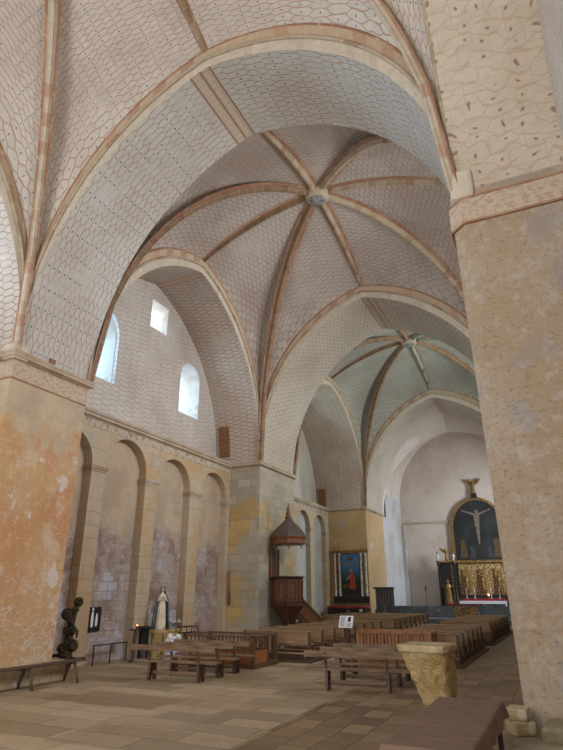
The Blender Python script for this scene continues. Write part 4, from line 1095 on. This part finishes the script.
# confessional-like bench with high panelled back
t = thing('panelled_stall', 'dark panelled wooden stall with slanting canopy beside the third left pier', 'stall', (-9.95, 35.6, 0), math.radians(6))
MB().box(-.5, .6, .0, .06, 0, 2.2).build('back_panel', M['blackwood'], t)
MB().box(-.58, .68, -.35, .1, 2.15, 2.25).build('canopy', M['blackwood'], t, bevel=.02)
for k in range(6): MB().box(-.45+.18*k, -.4+.18*k, -.03, .0, 1.1, 2.15).build('pilaster', M['slate'], t)
MB().box(-.5, .6, -.4, 0, 0, 1.0).build('seat_box', M['blackwood'], t)
MB().box(.6, .95, -.3, .05, .0, 1.15).build('side_box', M['blackwood'], t)
# easels / folded stands between pews and altar
for x, lab in ((-12.0, 'thin pale folding stand in front of the side altar'), (-9.75, 'thin pale folding stand in front of the panelled stall')):
    t = thing('folding_stand', lab, 'stand', (x, 34.95, 0))
    for s in (-1, 1): MB().tube([(s*.45, 0, .55), (0, 0, .95)], .02, 6).build('arm', M['bench'], t)
    MB().tube([(0, 0, 0), (0, 0, 1.2)], .022, 6).build('post', M['bench'], t)
    MB().box(-.2, .2, -.2, .2, 0, .03).build('foot', M['bench'], t)

# ---------------- chancel: high altar and reredos
AX, AY = -5.72, YB
t = thing('reredos', 'gilded reredos with dark columns behind the high altar', 'reredos', (AX, AY-.9, .3))
MB().box(-3.3, 3.2, 0, .3, .55, 4.0).build('back_panel', M['blackwood'], t)
MB().box(-1.75, 1.75, -.06, 0, 1.5, 3.85).build('gilt_relief_panel', M['relief'], t)
for x in (-3.25, -2.05, 2.0, 3.1):
    MB().lathe([(.16, .6), (.16, .75), (.11, .8), (.12, 2), (.1, 3.6), (.15, 3.75), (.17, 3.9)], (x, -.18, 0), 14).build('column', M['blackwood'], t)
for x in (-2.25, 1.85): MB().box(x-.06, x+.14, -.12, 0, .6, 3.8).build('gilt_strip', M['gold'], t)
MB().box(-3.45, -1.95, -.36, 0, 3.9, 4.05).build('cornice', M['gold'], t, bevel=.02)
MB().box(1.9, 3.35, -.36, 0, 3.9, 4.05).build('cornice', M['gold'], t, bevel=.02)
MB().box(-1.95, 1.9, -.2, 0, 3.86, 3.98).build('cornice', M['gold'], t, bevel=.02)
for x in (-1.2, 0, 1.2):
    MB().box(x-.28, x+.28, -.16, -.06, 1.7, 3.4).build('gilt_niche', M['gold'], t, bevel=.03)
    q = MB().lathe([(.12, 1.85), (.14, 1.95), (.1, 2.5), (.12, 2.65), (.05, 2.72)], (x, -.22, 0), 10); q.sphere((x, -.22, 2.82), .075, 1, 1, 1.2, 10, 8); q.build('gilt_saint', M['gold'], t)
def saint(name, lab, loc, h, m, wings=False):
    t = thing(name, lab, 'statue', loc); k = h
    MB().lathe([(.16*k, 0), (.17*k, .05*k), (.12*k, .4*k), (.1*k, .62*k), (.13*k, .78*k), (.05*k, .85*k), (.03*k, .87*k)], (0, 0, 0), 14, sy=.8).build('draped_body', M[m], t)
    MB().sphere((0, 0, .93*k), .065*k, 1, 1, 1.2, 12, 8).build('head', M[m], t)
    for s in (-1, 1):
        MB().tube([(.11*s*k, 0, .76*k), (.22*s*k, -.03, .68*k), (.2*s*k if not wings else .3*s*k, -.12, .8*k if not wings else .72*k)], .035*k, 7, .02*k).build('arm', M[m], t)
        if wings: MB().prism([(.04*s*k, .78*k), (.2*s*k, .96*k), (.58*s*k, 1.08*k), (.5*s*k, .86*k), (.3*s*k, .68*k), (.08*s*k, .58*k)], .05, .09, 'y').build('wing', M[m], t)
    return t
saint('gilded_saint_statue', 'gilded standing saint statue between the left columns of the reredos', (AX-2.65, AY-1.25, 1.0), 1.9, 'gold')
MB_ = MB().box(-.25, .25, -.2, .2, 0, .1)
o = MB_.build('statue_plinth', M['gold']); o.location = (AX-2.65, AY-1.25, .9); tag(o, 'small gilded plinth under the standing saint in the reredos', 'plinth')
saint('angel_statue', 'winged angel statue with raised arms on top of the left reredos cornice', (AX-2.6, AY-.95, 4.36), .95, 'gold', True)
saint('crowning_angel_statue', 'small winged angel statue on the dark block above the altar painting', (AX, AY-.26, 9.68), 1.15, 'gold', True)
def urn(loc, lab):
    t = thing('gilded_urn', lab, 'urn', loc, 0, 'urns on the reredos cornices')
    MB().lathe([(.1, 0), (.1, .04), (.04, .1), (.14, .28), (.15, .36), (.07, .46), (.09, .5)], (0, 0, 0), 14).build('body', M['silver'], t)
    MB().lathe([(.08, .5), (.05, .58), (.06, .64), (.01, .76)], (0, 0, 0), 12).build('flame_lid', M['gold'], t)
urn((AX-3.3, AY-1.05, 4.36), 'silvered urn at the far left corner of the reredos cornice')
urn((AX-2.05, AY-1.05, 4.36), 'silvered urn on the reredos cornice beside the angel and the painting')
urn((AX+2.1, AY-1.05, 4.36), 'silvered urn on the reredos cornice at the right of the painting')
# painting
t = thing('altar_painting', 'large round-headed dark painting of a crucified figure in a gilt frame above the reredos', 'painting', (AX, AY-.14, 4.3))
def head(r_, zb, zs_, n=20): return [(-r_, zb), (r_, zb)]+[(r_*math.cos(PI*i/n), zs_+r_*1.15*math.sin(PI*i/n)) for i in range(n+1)]
inn, out = head(1.95, .1, 2.6), head(2.14, -.05, 2.6); q = MB(); k = len(inn)
vs = [(x, yy, z) for yy in (-.1, .12) for pts in (inn, out) for x, z in pts]
for i in range(k):
    j = (i+1) % k; q.f += []
fs = []
for i in range(k):
    j = (i+1) % k
    fs += [(i, j, k+j, k+i), (2*k+i, 3*k+i, 3*k+j, 2*k+j), (i, 2*k+i, 2*k+j, j), (k+i, k+j, 3*k+j, 3*k+i)]
q.add(vs, fs).build('frame', M['gold'], t)
n = NT('painted_night'); z_ = n.noise(n.obj, .8, 5); n.color(n.mix(n.step(z_, .4, .7), (20, 25, 25), (40, 46, 44))); n.b.inputs['Roughness'].default_value = .45; M['p_night'] = n.m; M['p_dusk'] = mat_plain('painted_dusky_robe', (64, 66, 74), .5, 0, .4); M['p_pale'] = mat_plain('painted_pale_flesh', (122, 108, 94), .5, 0, .3)
cv = MB().prism(inn, -.02, .1, 'y').build('canvas', M['p_night'], t)
q = MB(); y_ = -.03
q.prism([(-.06, .6), (.06, .6), (.06, 4.4), (-.06, 4.4)], y_-.004, y_, 'y').prism([(-1.25, 3.95), (1.25, 3.95), (1.25, 4.07), (-1.25, 4.07)], y_-.004, y_, 'y').build('painted_cross', M['p_dark'], cv)
q = MB(); y_ = -.04
q.prism([(-.17, 2.9), (.17, 2.9), (.24, 3.6), (.16, 3.78), (-.16, 3.78), (-.24, 3.6)], y_-.004, y_, 'y')
q.prism([(.2, 3.6), (1.15, 4.0), (1.15, 4.1), (.15, 3.78)], y_-.004, y_, 'y').prism([(-.2, 3.6), (-1.15, 4.0), (-1.15, 4.1), (-.15, 3.78)], y_-.004, y_, 'y')
q.prism([(-.15, 2.9), (.15, 2.9), (.1, 1.9), (.06, 1.3), (-.06, 1.3), (-.1, 1.9)], y_-.004, y_, 'y'); disc(q, .04, 3.93, .15, y_)
q.build('painted_crucified_figure', M['p_pale'], cv)
q = MB(); q.prism([(-.2, 2.75), (.2, 2.75), (.19, 3.05), (-.19, 3.05)], y_-.012, y_-.006, 'y'); q.build('painted_loincloth', M['p_pale'], cv)
for x, z, h_, w_, mm in ((-1.3, .3, 1.6, .6, 'p_ochre'), (1.3, .3, 1.7, .6, 'p_ochre'), (.75, .25, 1.0, .5, 'p_dusk'), (-.6, .25, 1.1, .45, 'p_dusk')):
    q = MB(); figure(q, x, z, h_, w_, -.034); f_ = q.build('painted_mourner', M[mm], cv)
    
MB().box(-.3, .3, -.2, .2, 4.98, 5.08).box(-.22, .22, -.15, .15, 5.06, 5.38).build('top_block', M['blackwood'], t)
# altar table
t = thing('high_altar', 'high altar table under a white cloth with a red edge before the reredos', 'altar', (AX, AY-1.75, .3))
MB().box(-1.7, 1.5, -.35, .4, 0, 1.0).build('body', M['marble'], t)
MB().box(-1.75, 1.6, -.45, .42, 1.0, 1.06).box(-1.75, -1.7, -.45, .42, .7, 1.0).box(1.55, 1.6, -.45, .42, .7, 1.0).box(-1.75, 1.6, -.47, -.45, .86, 1.06).build('white_cloth', M['white'], t)
MB().box(-1.7, 1.55, .1, .5, 1.06, 1.22).build('red_gradine', M['red'], t)
for k, x in enumerate((-1.2, -.6, .6, 1.2)):
    t = thing('altar_candlestick', ['outer left', 'inner left', 'inner right', 'outer right'][k]+' silvered candlestick standing on the high altar', 'candlestick', (AX+x-.05, AY-1.5, 1.52), 0, 'candlesticks on the high altar')
    MB().lathe([(.09, 0), (.09, .02), (.025, .06), (.04, .15), (.02, .25), (.03, .4), (.06, .42)], (0, 0, 0), 12).build('stem', M['silver'], t)
    MB().lathe([(.02, .42), (.02, .75), (.004, .77)], (0, 0, 0), 10).build('candle', M['white'], t)
t = thing('sanctuary_lamp', 'small glowing red sanctuary lamp on the high altar', 'lamp', (AX+.35, AY-1.45, 1.52))
MB().lathe([(.05, 0), (.06, .03), (.02, .06), (.02, .16), (.05, .2)], (0, 0, 0), 12).build('base', M['gold'], t)
MB().sphere((0, 0, .26), .07, 1, 1, 1.1, 12, 8).build('glowing_glass', M['flame'], t)
# forward altar with gold front, and its steps
t = thing('forward_altar', 'low altar with a gilded carved front and red cover before the chancel rail', 'altar', (-6.35, 43.2, .3))
MB().box(-.8, .8, -.3, .3, 0, .85).build('body', M['marble'], t)
MB().box(-.78, .78, -.34, -.3, .05, .75).build('gilt_front', M['relief'], t)
MB().box(-1.25, 1.1, -.4, .4, .85, .92).build('red_cloth', M['red'], t)
t = thing('processional_cross', 'tall thin processional cross standing at the left of the reredos', 'cross', (-10.2, 49.0, .3))
MB().lathe([(.18, 0), (.18, .04), (.025, .08), (.018, 1.7)], (0, 0, 0), 10).build('staff', M['iron'], t)
MB().box(-.03, .03, -.015, .015, 1.7, 2.2).box(-.17, .17, -.015, .015, 1.95, 2.0).build('cross_head', M['iron'], t)
